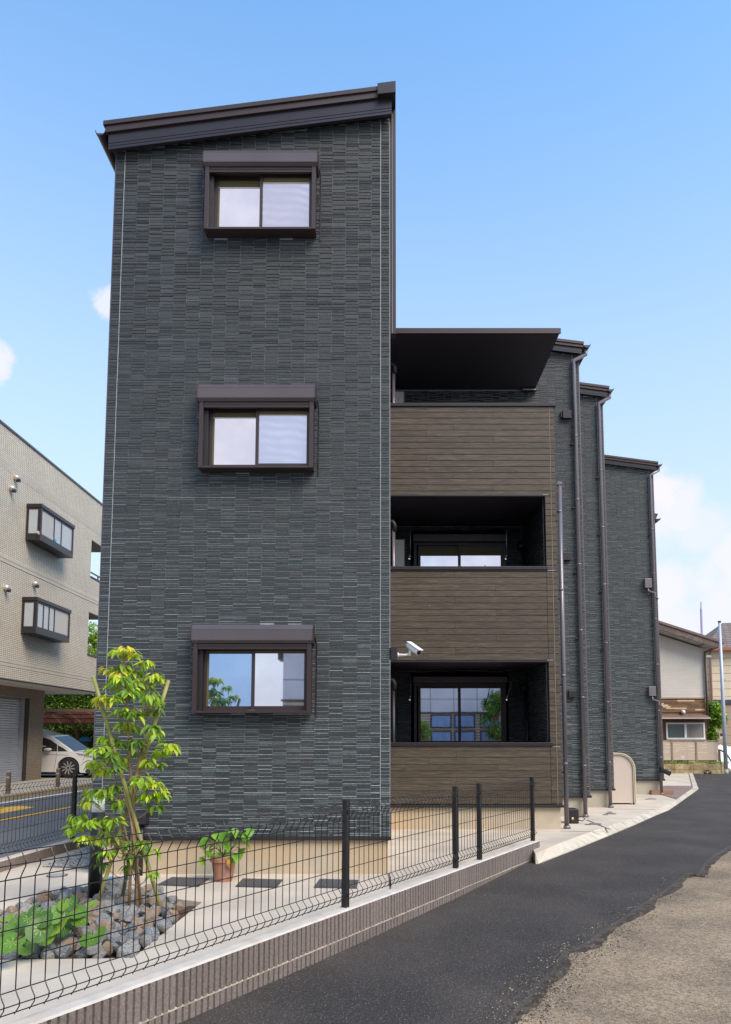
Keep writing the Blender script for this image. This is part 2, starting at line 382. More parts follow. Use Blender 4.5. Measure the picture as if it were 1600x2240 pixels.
# curb: one piece of edging per segment, with joints
kerb = thing('kerb', curb_out[1], 'pale concrete edging strip between the paved yard and the new asphalt', 'kerb')
for i in range(len(curb_out) - 1):
    a, b = Vector(curb_out[i]), Vector(curb_out[i + 1]); c_, d_ = Vector(curb_in[i]), Vector(curb_in[i + 1])
    n = max(1, round((b - a).length / .6))
    for k in range(n):
        t0, t1 = k / n + .004, (k + 1) / n - .004
        q = [a.lerp(b, t0), a.lerp(b, t1), c_.lerp(d_, t1), c_.lerp(d_, t0)]
        up = Vector((0, 0, .006)); mb = MB(); mb.prism([p + up for p in q], (0, 0, -.16))
        put('kerb_stone', mb, MT['kerb'] if 'kerb' in MT else MT.setdefault('kerb', perobj(mat('kerb_concrete', (.54, .47, .375), .85, var=.15, vs=6, bump=.3, bs=90, col2=(.36, .34, .31), cs=2.6, cthr=(.58, .7)), .08)), kerb)
# joints in the slab
jm = mat('joint_dark', (.13, .12, .11), .9)
yj = thing('expansion_joints', SZ(1323, 1820, 0), 'dark thin joints cut across the pale concrete by the downpipes', 'joints')
for (p, q, wd) in [((1226, 1818), (1322, 1820), .012), ((1285, 1794), (1336, 1815), .02), ((1344, 1770), (1446, 1771), .012), ((1453, 1740), (1482, 1749), .02),
                   ((852, 1911), (854, 1940), .01), ((854, 1918), (856, 1985), .008), ((95, 1896), (300, 1904), .01), ((1455, 1719), (1516, 1719), .015), ((1507, 1689), (1516, 1722), .02)]:
    a = Vector(SZ(*p, .004)); b = Vector(SZ(*q, .004)); d = (b - a).normalized(); n = Vector((-d.y, d.x, 0)) * wd
    mb = MB(); mb.add([a - n, b - n, b + n, a + n], [(0, 1, 2, 3)]); put('joint', mb, jm, yj)

# alley road: old gravelly surface below, new asphalt layer on top
mb = MB(); ys = [-6, 0, 4, 7.5, 9, 11, 14, 17, 19.5, 22, 30]
for i in range(len(ys) - 1):
    y0, y1 = ys[i], ys[i + 1]
    xa = lambda y: -9 if y < 2 else max(-9, min(20, (y - 9.76) / 1.70 + 1.96 - .5)) if y < 10 else 1.2 + (y - 10) * .42
    mb.add([(xa(y0), y0, zr(y0) - .018), (40, y0, zr(y0) - .018), (40, y1, zr(y1) - .018), (xa(y1), y1, zr(y1) - .018)], [(0, 1, 2, 3)])
put('old_pavement', mb, MT['oldroad'], kind='structure')
edge = [SR(*p) for p in [(1105, 2240), (1128, 2208), (1153, 2179), (1175, 2150), (1205, 2127), (1222, 2100), (1236, 2079), (1262, 2072), (1291, 2055), (1318, 2036), (1342, 2021), (1375, 1998), (1407, 1976),
                         (1428, 1962), (1445, 1954), (1464, 1940), (1480, 1925), (1493, 1915), (1510, 1912), (1524, 1914), (1534, 1905), (1538, 1897), (1541, 1888), (1560, 1872), (1600, 1850), (1680, 1810)]]
e2 = []
for i in range(len(edge) - 1):
    a, b = Vector(edge[i]), Vector(edge[i + 1]); n = 5
    for k in range(n):
        p = a.lerp(b, k / n); j = .005; e2.append((p.x + random.uniform(-j, j), p.y + random.uniform(-j, j)))
near = (e2[0][0] - .5, e2[0][1] - 1.2)
lw = [wl_pt(s_, .03) for s_ in [S_END, 3, 1.5, 0, -1.5, -LEN_A]]
far = [(26, e2[-1][1] + 6), (32, 29), (13.9, 29.4)]
bound = [near] + e2 + far + [(c[0], c[1]) for c in reversed(curb_out)] + lw + [(-3.4, .8), (-2.5, -2)]
# grid-clip so that it follows the slope
def clip_strip(poly, y0, y1):
    def cl(P, f, keep):
        out = []
        for i in range(len(P)):
            a, b = P[i], P[(i + 1) % len(P)]; ia, ib = keep(a), keep(b)
            if ia: out.append(a)
            if ia != ib:
                t = (f - a[1]) / (b[1] - a[1]); out.append((a[0] + (b[0] - a[0]) * t, f))
        return out
    return cl(cl(poly, y0, lambda p: p[1] >= y0), y1, lambda p: p[1] <= y1)
mb = MB()
for i in range(len(ys) - 1):
    P = clip_strip(bound, ys[i], ys[i + 1])
    if len(P) < 3: continue
    pts = [Vector((p[0], p[1], zr(p[1]))) for p in P]
    tri = tessellate_polygon([[Vector((p.x, p.y, 0)) for p in pts]])
    fs = []
    for t in tri:
        a, b, c_ = (pts[k] for k in t)
        fs.append(tuple(t) if (b - a).cross(c_ - a).z > 0 else tuple(reversed(t)))
    mb.add(pts, fs)
ep = [near] + e2
for i in range(len(ep) - 1):
    a, b = ep[i], ep[i + 1]
    oa, ob = (a[0] + .02, a[1] - .02), (b[0] + .02, b[1] - .02)
    mb.add([(a[0], a[1], zr(a[1])), (b[0], b[1], zr(b[1])), (ob[0], ob[1], zr(b[1]) - .0185), (oa[0], oa[1], zr(a[1]) - .0185)], [(0, 1, 2, 3)])
put('alley_road', mb, MT['asphalt'], kind='structure')
# damp tack-coat band along the seam
mb = MB()
offs = [.05 + .05 * noise.noise(Vector((i * .11, 1, 2))) + random.uniform(0, .02) for i in range(len(ep))]
for i in range(len(ep) - 1):
    a, b = ep[i], ep[i + 1]; oa, ob = offs[i], offs[i + 1]
    mb.add([(a[0] - .01, a[1], zr(a[1]) - .0135), (b[0] - .01, b[1], zr(b[1]) - .0135), (b[0] + ob, b[1] - ob, zr(b[1]) - .0135), (a[0] + oa, a[1] - oa, zr(a[1]) - .0135)], [(0, 1, 2, 3)])
put('tack_coat_band', mb, mat('bitumen_stain', (.038, .026, .018), .8, var=.6, vs=70, bump=.8, bs=100, col2=(.095, .068, .045), cs=14, cthr=(.45, .62)), kind='structure')

# loose crumbs and grit along the ragged seam
mb = MB(); rnd = random.Random(3)
for k in range(2600):
    i = int(min(len(ep) - 2, abs(rnd.gauss(0, .32)) * len(ep))); a, b = ep[i], ep[i + 1]; f = rnd.random(); o_ = rnd.gauss(.06, .11)
    x, y = a[0] + (b[0] - a[0]) * f + o_ * .8, a[1] + (b[1] - a[1]) * f - o_ * .6
    r_ = rnd.uniform(.002, .0055) * (1.6 if rnd.random() < .08 else 1)
    mb.cur = rnd.choice([0, 0, 1, 2]); mb.ball((x, y, zr(y) - (.017 if o_ > 0 else 0) + r_ * .4), r_, (1, rnd.uniform(.6, 1), .6), 5, 3)
put('seam_grit', mb, [mat('grit_dark', (.045, .036, .03), .9), mat('grit_brown', (.20, .145, .095), .9), mat('grit_pale', (.42, .35, .26), .9)], kind='stuff')

# brown paving at the far entrance
sheet('brown_tile_paving', [SZ(*p, .006)[:2] for p in [(1450, 1719.6), (1516, 1719.6), (1517, 1724), (1482, 1748), (1453, 1740), (1445, 1738)]],
      brickmat('brown_paving', (.26, .17, .14), (.21, .14, .115), (.3, .25, .22), .3, .1, .006, off=.5, axis='Z' if False else 'Y'), z=.006)
# left street
ST = -.10
sheet('left_street', [(-4.35, -20), (-4.35, 8), (-4.2, 40), (-9.6 + 3, 60), (-12, 60), (SZ(0, 1748, ST)[0] - .0, SZ(0, 1748, ST)[1]), (-13, -20)], MT['street'], z=ST)
a = SZ(0, 1757, ST); b = SZ(120, 1739, ST); u = Vector((b[0] - a[0], b[1] - a[1])).normalized()
def along(p, d, w0=0): n = Vector((u.y, -u.x)); return (p[0] + u.x * d + n.x * w0, p[1] + u.y * d + n.y * w0)
ya = SZ(0, 1794, ST)
sheet('white_edge_line', [along(a, -30, 0), along(a, 30, 0), along(a, 30, .15), along(a, -30, .15)], MT['white'], z=ST + .008)
wgap = 1.9
sheet('lane_asphalt', [along(a, -30, .15), along(a, 30, .15), along(ya, 30, 0), along(ya, -30, 0)], MT['streetdark'], z=ST + .004)
sheet('yellow_centre_line', [along(ya, -30, 0), along(ya, 30, 0), along(ya, 30, .17), along(ya, -30, .17)], MT['yellow'], z=ST + .012)
sheet('yellow_arrow_marking', [SZ(*p, ST + .010)[:2] for p in [(-60, 1775), (-5, 1768), (45, 1763), (76, 1766), (45, 1772), (0, 1780), (-60, 1794)]], MT['yellow'], z=ST + .010)
sheet('yellow_marking_bar', [SZ(*p, ST + .010)[:2] for p in [(-60, 1768), (8, 1765), (8, 1768.5), (-60, 1773)]], MT['yellow'], z=ST + .010)
# left pavement + kerb
ka = SZ(0, 1741, .02); kb = SZ(120, 1724, .02); u2 = Vector((kb[0] - ka[0], kb[1] - ka[1])).normalized()
kl0 = (ka[0] - u2.x * 30, ka[1] - u2.y * 30); kl1 = (ka[0] + u2.x * 12, ka[1] + u2.y * 12)
sheet('far_pavement', [kl0, kl1, (-7, 60), (-40, 60), (-40, -20)], mat('far_pavement_concrete', (.42, .37, .30), .9, var=.12, vs=3), z=.02, thick=.12)
kt = thing('street_kerb', (*kl1, 0), 'long buff kerb edging the pavement under the tiled building', 'kerb')
n2 = Vector((u2.y, -u2.x)); Lk = 42
for i in range(int(Lk / .6)):
    s0 = -30 + i * .6; p0 = Vector(ka[:2]) + u2 * (s0 + .006); p1 = Vector(ka[:2]) + u2 * (s0 + .594)
    if p0.y < 14: continue
    q = [p0, p1, p1 + n2 * .16, p0 + n2 * .16]; mb = MB(); mb.prism([(v.x, v.y, .03) for v in q], (0, 0, -.15))
    put('kerb_stone', mb, MT['kerb2'] if 'kerb2' in MT else MT.setdefault('kerb2', perobj(mat('buff_kerb', (.42, .33, .20), .9, var=.12, vs=8), .08)), kt)

# ================================================================== RIBBED BLOCK WALLS + MESH FENCES
def rib_block(pt, s0, s1, z0f, z1f, side, ribs=8):
    """block between s0..s1 along a wall; ribs on both faces"""
    mb = MB(); g_ = .004; wdt = (s1 - s0 - g_) / ribs
    th0 = .043
    for k in range(ribs):
        a = s0 + g_ / 2 + k * wdt; b = a + wdt
        pa, pb = a + wdt * .17, b - wdt * .15
        # outline per rib (plan): groove level th0, rib level th0+.013 with slight random
        r_ = .016 + random.uniform(-.003, .002)
        pl = [(a, -th0), (pa - .004, -th0), (pa, -th0 - r_), (pb, -th0 - r_), (pb + .004, -th0), (b, -th0), (b, th0), (pb + .004, th0), (pb, th0 + r_), (pa, th0 + r_), (pa - .004, th0), (a, th0)]
        lo = [(*pt(q[0], q[1]), z0f(q[0])) for q in pl]; hi = [(*pt(q[0], q[1]), z1f(q[0])) for q in pl]; n = len(pl)
        mb.add(lo + hi, [(i, (i + 1) % n, n + (i + 1) % n, n + i) for i in range(n)] + [tuple(range(n, 2 * n))])
    return mb
def ribbed_wall(root, pt, s_a, s_b, copf, zbot, two=True):
    s_ = s_b; 
    while s_ > s_a + .02:
        s0 = max(s_a, s_ - .40)
        ct = lambda q: copf(q) - .012
        put('block', rib_block(pt, s0, s_, lambda q: copf(q) - .20, ct, 1), MT['ribblock'], root)
        if two: put('block', rib_block(pt, s0, s_, lambda q: zbot, lambda q: copf(q) - .21, 1), MT['ribblock'], root)
        s_ = s0
    # mortar bed, core and coping
    mb = MB(); cuts = [s_a, 0, s_b] if s_a < 0 < s_b else [s_a, s_b]
    for a, b in zip(cuts, cuts[1:]):
        e = 1e-4
        for (w0, w1, za, zb) in [(-.0545, .0545, .211, .199)] if two else []:
            q = [pt(a + e, w0), pt(b - e, w0), pt(b - e, w1), pt(a + e, w1)]
            zz = [a, b, b, a]; lo = [(*p, copf(t_) - za) for p, t_ in zip(q, zz)]; hi = [(*p, copf(t_) - zb) for p, t_ in zip(q, zz)]
            mb.add(lo + hi, [(0, 1, 5, 4), (1, 2, 6, 5), (2, 3, 7, 6), (3, 0, 4, 7), (4, 5, 6, 7), (3, 2, 1, 0)])
    if two: put('mortar_bed', mb, MT['mortar'], root)
    mb = MB()
    for a, b in zip(cuts, cuts[1:]):
        e = 1e-4; n = max(2, int((b - a) / .25)); 
        for k in range(n):
            t0, t1 = a + (b - a) * k / n, a + (b - a) * (k + 1) / n
            if k == 0: t0 += e
            if k == n - 1: t1 -= e
            h0, h1 = copf(t0), copf(t1)
            sec = lambda t_, h: [(*pt(t_, -.056), h - .012), (*pt(t_, -.047), h - .001), (*pt(t_, .047), h), (*pt(t_, .057), h - .012)]
            q = sec(t0, h0) + sec(t1, h1); mb.add(q, [(i, i + 4, i + 5, i + 1) for i in range(3)])
    put('coping', mb, MT['coping'], root)

wall = thing('garden_wall', (*wl_pt(0), zr(5)), 'low brown ribbed block wall with pale mortar coping along the alley', 'wall')
ribbed_wall(wall, wl_pt, -LEN_A + .05, S_END, copz, -.22)
mb = MB(); x, y = wl_pt(S_END, 0)
def endcap(root, pt, s_, copf, zb):
    mb = MB(); q = [pt(s_ + .001, -.056), pt(s_ + .001, .056), pt(s_ + .018, .056), pt(s_ + .018, -.056)]
    mb.prism([(*p, zb) for p in q], (0, 0, copf(s_) - zb)); put('end_render', mb, MT['coping'], root)
endcap(wall, wl_pt, S_END, copz, -.2)

def mesh_fence(root, pt, s_a, s_b, basef, H=.80, bulge=1, posts=(), pitch=.075, rw=.0031):
    def vw(s_):
        b = basef(s_)
        prof = [(.045, 0), (.06, .012), (.085, .034), (.11, .036), (.135, .014), (.155, 0), (H - .135, 0), (H - .115, .012), (H - .08, .036), (H - .055, .034), (H - .03, .012), (H - .012, 0)]
        return [(*pt(s_, bulge * o_), b + z_) for z_, o_ in prof]
    n = int((s_b - s_a) / pitch)
    for i in range(n + 1):
        s_ = s_a + i * pitch; mb = MB(); mb.tube(vw(s_), rw, 5); put('wire', mb, MT['blackwire'], root)
    for (z_, o_) in [(.05, 0), (.097, .038), (.15, 0), (.29, 0), (.43, 0), (.57, 0), (H - .14, 0), (H - .068, .038), (H - .012, 0)]:
        cuts = [s_a] + ([0] if s_a < 0 < s_b else []) + [s_b]
        mb = MB(); mb.tube([(*pt(c_, bulge * (o_ - .005 if o_ else -.005)), basef(c_) + z_) for c_ in cuts], rw, 5); put('wire', mb, MT['blackwire'], root)
    for s_ in posts:
        mb = MB(); hw = .0205; q = [pt(s_ - hw, -.012), pt(s_ + hw, -.012), pt(s_ + hw, .030), pt(s_ - hw, .030)]
        mb.prism([(*p, basef(s_) - .005) for p in q], (0, 0, H + .02)); bevel(put('post', mb, MT['post'], root), .003)
        mb = MB(); q = [pt(s_ - hw - .002, -.014), pt(s_ + hw + .002, -.014), pt(s_ + hw + .002, .032), pt(s_ - hw - .002, .032)]
        mb.prism([(*p, basef(s_) + H + .015) for p in q], (0, 0, .012)); put('post_cap', mb, MT['black'], root)
fn = thing('mesh_fence', (*wl_pt(0), .13), 'black welded wire mesh fence on the ribbed wall along the alley', 'fence')
def ptm(s_, off): return wl_pt(s_, off - .008)
mesh_fence(fn, ptm, -LEN_A + .1, LEN_B + .08, copz, posts=(0, 2.07, 2.70, LEN_B - .02, -2.0 * 1.95))

# left wall and fence along the street
LW = [(-4.30, 6.6), (-4.05, 9.65), (-3.7, 13.5)]
def lw_pt(s_, off=0):     # off >0 = yard side
    a, b = Vector(LW[0]), Vector(LW[2]); d = (b - a).normalized(); n = Vector((d.y, -d.x)); p = a + d * s_ + n * off; return p.x, p.y
LL = (Vector(LW[2]) - Vector(LW[0])).length
lwall = thing('street_side_wall', (*lw_pt(3), 0), 'low ribbed block wall between the yard and the street at left', 'wall')
ribbed_wall(lwall, lw_pt, 0, LL, lambda s_: .125, -.2)
fl2 = thing('mesh_fence', (*lw_pt(3), .13), 'black wire mesh fence on the street side wall beside the tiled building', 'fence')
mesh_fence(fl2, lambda s_, o_: lw_pt(s_, o_ - .01), .3, LL, lambda s_: .125, bulge=-1, posts=(3.06,), rw=.0027)
# gravel corner
gv = MB(); gp = [SZ(*p, .004) for p in [(92, 1896), (150, 1873), (215, 1845), (215, 1899)]]
sheet('gravel_bed', [p[:2] for p in gp], mat('gravel_base', (.20, .19, .18), .9, var=.4, vs=60), z=.004)
ref = [Vector(p[:2]) for p in gp]
def inpoly(x, y, P):
    r_ = False
    for i in range(len(P)):
        a, b = P[i], P[i - 1]
        if (a[1] > y) != (b[1] > y) and x < (b[0] - a[0]) * (y - a[1]) / (b[1] - a[1]) + a[0]: r_ = not r_
    return r_
xs = [p.x for p in ref]; yy = [p.y for p in ref]
cnt = 0
while cnt < 1500:
    x, y = random.uniform(min(xs), max(xs)), random.uniform(min(yy), max(yy))
    if inpoly(x, y, ref):
        r_ = random.uniform(.008, .016); gv.cur = random.choice([0, 0, 1]); gv.ball((x, y, .008), r_, (1, random.uniform(.6, 1), .7), 5, 3); cnt += 1
put('gravel', gv, [mat('gravel_grey', (.42, .40, .38), .8, var=.3, vs=40), mat('gravel_dark', (.2, .195, .19), .8, var=.3, vs=40)], kind='stuff')

# ================================================================== MAIN BUILDING
YF, YW, Y2, Y3, Y4, Y5 = 7.92, 11.60, 13.40, 15.10, 18.35, 24.0
XL, XR = -3.115, .066
apt = thing('apartment_building', (0, YF, 0), 'tall dark charcoal tiled apartment building with brown timber balconies and sloping roofs', 'apartment building')
TILES = []         # every siding piece: (area, loc, dims, material)
COLW, UNIT = .151, .0193
def siding(pt, x0, x1, z0, z1, holes=(), top=None, edge_l=0, edge_r=0, zcap=None, seed=1, keep=True, phase=0.0, named=False):
    """strip tiles; pt(x, depth, z) -> world. top(x) = wall height at x"""
    rnd = random.Random(seed)
    xs = []
    xa = x0
    if edge_l: xs.append((x0, x0 + edge_l)); xa = x0 + edge_l + .008
    xb = x1 - (edge_r + .008 if edge_r else 0)
    k = math.floor((xa - phase) / COLW); x = phase + k * COLW; cols = []
    while x < xb - 1e-4:
        cols.append((max(x, xa), min(x + COLW, xb))); x += COLW
    cols = [c for c in cols if c[1] - c[0] > .02]
    edges = [(x0, x0 + edge_l)] if edge_l else []
    if edge_r: edges.append((x1 - edge_r, x1))
    nr = int((z1 - z0) / UNIT) + 1
    out = []
    grid = np.zeros((nr + 4, len(cols)), bool)
    hseq = {}
    for r_ in range(nr):
        for c in range(len(cols)):
            if grid[r_, c]: continue
            wd = 1
            if c + 1 < len(cols) and not grid[r_, c + 1] and rnd.random() < .20: wd = 2
            hh = 1
            if wd == 1: hh = rnd.choice((1, 2, 2, 2, 3, 1))
            else: hh = 1
            for q in range(hh):
                for d in range(wd): grid[r_ + q, c + d] = True
            out.append((cols[c][0], cols[c + wd - 1][1], r_, hh))
    for e in edges:
        r_ = 0
        while r_ < nr:
            hh = rnd.choice((1, 1, 2)); out.append((e[0], e[1], r_, hh)); r_ += hh
    # panel joint every 24 units is implicit
    for (a, b, r_, hh) in out:
        za = z0 + r_ * UNIT + .0028; zb = z0 + (r_ + hh) * UNIT - .0028
        zt = min(z1, top(b if top(b) < top(a) else a) if top else z1)
        if za > zt - .006: continue
        zb = min(zb, zt)
        xa_, xb_ = a + .0028, b - .0028
        if r_ % 24 == 0: za += .003
        skip = False
        for (hx0, hx1, hz0, hz1) in holes:
            if xb_ > hx0 and xa_ < hx1 and zb > hz0 and za < hz1:
                if xa_ < hx0 - .02: xb_ = hx0 - .002
                elif xb_ > hx1 + .02: xa_ = hx1 + .002
                else: skip = True
        if skip: continue
        TILES.append(((xb_ - xa_) * (zb - za) * (1 if named else .001), pt, xa_, xb_, za, zb, rnd.choice('ABBCA'), rnd.uniform(.006, .013)))
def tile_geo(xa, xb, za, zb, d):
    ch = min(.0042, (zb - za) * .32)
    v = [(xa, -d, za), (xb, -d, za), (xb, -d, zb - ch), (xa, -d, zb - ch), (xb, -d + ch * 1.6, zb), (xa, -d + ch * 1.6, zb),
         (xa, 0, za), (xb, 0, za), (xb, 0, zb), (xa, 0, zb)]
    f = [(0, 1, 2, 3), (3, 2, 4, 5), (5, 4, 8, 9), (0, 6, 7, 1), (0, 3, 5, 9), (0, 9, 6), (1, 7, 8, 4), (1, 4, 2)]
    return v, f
def flush_tiles(parent, groups_of=None):
    TILES.sort(key=lambda t: -t[0]); big = TILES[:300]; rest = TILES[300:]; cache = {}
    for (_, pt, xa, xb, za, zb, mk, d) in big:
        key = (round(xb - xa, 3), round(zb - za, 3), mk, round(d, 3), pt.__name__)
        if key not in cache:
            v, f = tile_geo(0, xb - xa, 0, zb - za, d); me = bpy.data.meshes.new('siding_tile')
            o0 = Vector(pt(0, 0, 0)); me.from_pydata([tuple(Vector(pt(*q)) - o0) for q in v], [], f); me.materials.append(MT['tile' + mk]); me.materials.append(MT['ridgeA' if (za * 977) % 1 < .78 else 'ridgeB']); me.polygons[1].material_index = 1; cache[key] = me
        link('siding_tile', cache[key], parent, pt(xa, 0, za))
    mb = MB()
    for (_, pt, xa, xb, za, zb, mk, d) in rest:
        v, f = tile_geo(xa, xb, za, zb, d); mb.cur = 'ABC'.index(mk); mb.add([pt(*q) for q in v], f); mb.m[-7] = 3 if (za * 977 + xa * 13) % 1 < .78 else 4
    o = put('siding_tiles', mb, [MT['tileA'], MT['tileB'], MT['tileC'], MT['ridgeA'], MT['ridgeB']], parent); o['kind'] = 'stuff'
def front(Y):
    def pt_f(x, d, z): return (x, Y + d, z)
    return pt_f

sideM = brickmat('siding_far_faces', (.05, .055, .058), (.06, .064, .066), (.15, .16, .16), .151, .0193 * 1.5, .003, off=.5, axis='X')
# ---- front block
roofz = lambda x: SY(248, 331, YF)[2] + (x - XL) / (XR - XL) * (SY(852, 259, YF)[2] - SY(248, 331, YF)[2])
ZT = .39
zl, zrr = roofz(XL), roofz(XR)
def block(name, x0, x1, y0, y1, ztl, ztr, m, parent, z0=ZT):
    mb = MB(); mb.prism([(x0, y0, z0), (x1, y0, z0), (x1, y0, ztr), (x0, y0, ztl)], (0, y1 - y0, 0)); return put(name, mb, m, parent)
# front wall with window holes (board backing), other walls behind it
WIN = []
for (cy, x0, x1) in [(1366, 416.5, 684)]:
    pass
YB = YF - .165
wz = []
for (t_, b_, hd0, hd1) in [(328, 499.5, 351, 363), (840, 1022.5, 868, 876), (1366, 1560, 1404.5, 1408)]:
    wz.append((SY(560, t_, YB + .01)[2], SY(560, b_, YB)[2]))
wx0, wx1 = SY(420.5, 1500, YB)[0], SY(680.5, 1500, YB)[0]
WW, WH = wx1 - wx0, 1.0
zs = [sum(z) / 2 for z in wz]
hts = [z[0] - z[1] for z in wz]; HT = sum(hts) / 3
WINS = [(z[1], z[0]) for z in wz]
OP = .045       # frame width
holes = []
for (zb_, zt_) in WINS: holes.append((wx0 + .004, wx1 - .004, zb_ + .004, zt_ - .004))
# backing wall as polygon with rectangular holes
def wall_with_holes(name, x0, x1, z0, tl, tr, Y, hs, m, parent, thick=.15):
    outer = [Vector((x0, Y, z0)), Vector((x1, Y, z0)), Vector((x1, Y, tr)), Vector((x0, Y, tl))]
    hl = [[Vector((a, Y, c_)), Vector((b, Y, c_)), Vector((b, Y, d_)), Vector((a, Y, d_))] for a, b, c_, d_ in hs]
    loops = [outer] + hl; tri = tessellate_polygon([[Vector((p.x, p.z, 0)) for p in l] for l in loops]); fl = [p for l in loops for p in l]
    mb = MB(); mb.add(fl, [tuple(t) for t in tri])
    for l in loops: n = len(l); mb.add(l + [p + Vector((0, thick, 0)) for p in l], [(i, (i + 1) % n, n + (i + 1) % n, n + i) for i in range(n)])
    mb.add([p + Vector((0, thick, 0)) for p in fl], [tuple(t) for t in tri])
    return put(name, mb, m, parent)
inner_holes = [(wx0 + .06, wx1 - .06, zb_ + .04, zt_ - .2) for zb_, zt_ in WINS]
wall_with_holes('front_wall', XL, XR, ZT, zl, zrr, YF, inner_holes, MT['joint'], apt)
siding(front(YF), XL, XR, ZT + .005, 12, holes=holes, top=roofz, edge_l=.098, edge_r=.098, seed=3, phase=XL + .106, named=True)
for x in (XL + .102, XR - .102):
    mb = MB(); mb.box(x - .003, x + .003, YF - .0085, YF, ZT, roofz(x) - .06); put('caulk_line', mb, MT['caulk'], apt)
block('side_walls', XL + .002, XR - .002, YF + .151, Y2, zl - .01, zrr - .01, sideM, apt)
# corner flashings
boxpart('corner_flashing', (XR + .001, YF + .0, ZT), (XR + .008, YF + .10, zrr - .05), mat('corner_flash', (.17, .18, .19), .4, .3), apt)
boxpart('corner_flashing', (XL - .012, YF - .004, ZT), (XL - .001, YF + .08, zl - .05), mat('corner_flash2', (.12, .11, .13), .4, .3), apt)
boxpart('verge_trim', (XR + .010, YF + .04, SY(860, 725, YF)[2]), (SY(866, 400, YF + .1)[0], YF + .16, zrr + .35), MT['bronze'], apt)
boxpart('verge_trim', (XR + .030, YF + .03, SY(860, 725, YF)[2]), (XR + .034, YF + .042, zrr + .1), MT['caulk'], apt)
# ---- roof of the front block
def shed_roof(name_root, x0, x1, y0, y1, pl, pr, th_top, th_board, m, gutter=None):
    """pl, pr = (x,z) of upper roof edge left and right at front. fascia below"""
    (xa, za), (xb, zb) = pl, pr; dz = (zb - za) / (xb - xa)
    zf = lambda x: za + (x - xa) * dz
    rt = boxroot = None
    mb = MB(); mb.prism([(xa, y0 - .03, za), (xb, y0 - .03, zb), (xb, y0 - .03, zb - .05), (xa, y0 - .03, za - .05)], (0, y1 - y0 + .03, 0)); roof = put('roof', mb, MT['bronze'], name_root)
    mb = MB(); mb.prism([(xa + .02, y0 - .012, za - .0505), (xb - .01, y0 - .012, zb - .0505), (xb - .01, y0 - .012, zb - .0505 - th_top), (xa + .02, y0 - .012, za - .0505 - th_top)], (0, .05, 0)); put('verge_cap', mb, MT['bronze'], roof)
    z2 = .0505 + th_top
    mb = MB(); prof = [(.0, z2), (.0, z2 + th_board * .62), (.008, z2 + th_board * .64), (0, z2 + th_board * .66), (0, z2 + th_board * .80), (.008, z2 + th_board * .82), (0, z2 + th_board * .84), (0, z2 + th_board)]
    vs = []; xl_, xr_ = xa + .05, xb - .03
    for (d, zz) in prof: vs += [(xl_, y0 + d + .015, zf(xl_) - zz), (xr_, y0 + d + .015, zf(xr_) - zz)]
    fs = [(2 * i, 2 * i + 2, 2 * i + 3, 2 * i + 1) for i in range(len(prof) - 1)]
    k = len(vs); zz = prof[-1][1]; vs += [(xl_, y0 + .06, zf(xl_) - zz), (xr_, y0 + .06, zf(xr_) - zz), (xl_, y0 + .06, zf(xl_) - z2), (xr_, y0 + .06, zf(xr_) - z2)]
    fs += [(k - 2, k, k + 1, k - 1), (k, k + 2, k + 3, k + 1), (0, 2 * (len(prof) - 1), k, k + 2), (1, k + 3, k + 1, 2 * (len(prof) - 1) + 1)]
    mb.add(vs, fs); put('fascia_board', mb, m, roof)
    mb = MB(); mb.prism([(xl_, y0 + .061, zf(xl_) - z2 - th_board * .55), (xr_, y0 + .061, zf(xr_) - z2 - th_board * .55), (xr_, y0 + .061, zf(xr_) - z2), (xl_, y0 + .061, zf(xl_) - z2)], (0, y1 - y0 - .07, 0)); put('soffit', mb, MT['soffit'], roof)
    return roof, zf
OV = .13
fasc = mat('fascia_metal', (.024, .021, .028), .36, .2, var=.08, vs=4)
ra, rb = SY(228, 268, YF - OV), SY(863, 188, YF - OV)
roof1, zf1 = shed_roof(apt, 0, 0, YF - OV, Y2, (ra[0], ra[2]), (rb[0], rb[2]), .075, .20, fasc)
ca, cb = SY(826, 183, YF - OV - .05), SY(866, 200, YF - OV - .05)
mb = MB(); mb.prism([(ca[0], YF - OV - .06, ca[2]), (cb[0], YF - OV - .06, ca[2] + .03), (cb[0], YF - OV - .06, cb[2] - .01), (ca[0] + .005, YF - OV - .06, cb[2] - .035)], (0, Y2 - YF + .1, 0)); put('ridge_cap', mb, MT['darkmetal'], roof1)
# eave gutter running back along the left side
def gutter_y(parent, x, z, y0, y1, rad=.06, side=-1, m=None):
    mb = MB(); n = 8; prof = []
    for i in range(n + 1):
        a = math.pi * i / n; prof.append((x + rad * math.cos(a), z - rad * math.sin(a) * 1.15))
    prof += [(x - rad + .006, z - .004)] + [(x + (rad - .006) * math.cos(math.pi * (n - i) / n), z - (rad - .006) * 1.15 * math.sin(math.pi * (n - i) / n)) for i in range(1, n)] + [(x + rad - .006, z - .004)]
    mb.prism([(p[0], y0, p[1]) for p in prof], (0, y1 - y0, 0)); o = put('gutter', mb, m or MT['bronze'], parent)
    mb = MB(); mb.prism([(x + rad * .97 * math.cos(math.pi * i / n), y0 + .025, z - .02 - (rad * 1.1 - .02) * math.sin(math.pi * i / n)) for i in range(n + 1)], (0, .006, 0)); put('gutter_end', mb, MT['bronze'], o)
    return o
g0 = SY(222, 285, YF - OV)
gutter_y(roof1, g0[0] - .01, g0[2], YF - OV - .01, Y2)
# ---- foundation and base trim
boxpart('foundation', (XL + .02, YF + .02, -.15), (XR - .02, Y2 - .1, ZT - .025), MT['found'], apt)
boxpart('base_flashing', (XL - .012, YF - .022, ZT - .034), (XR + .012, YF + .02, ZT + .004), MT['black'], apt, bev=.003)
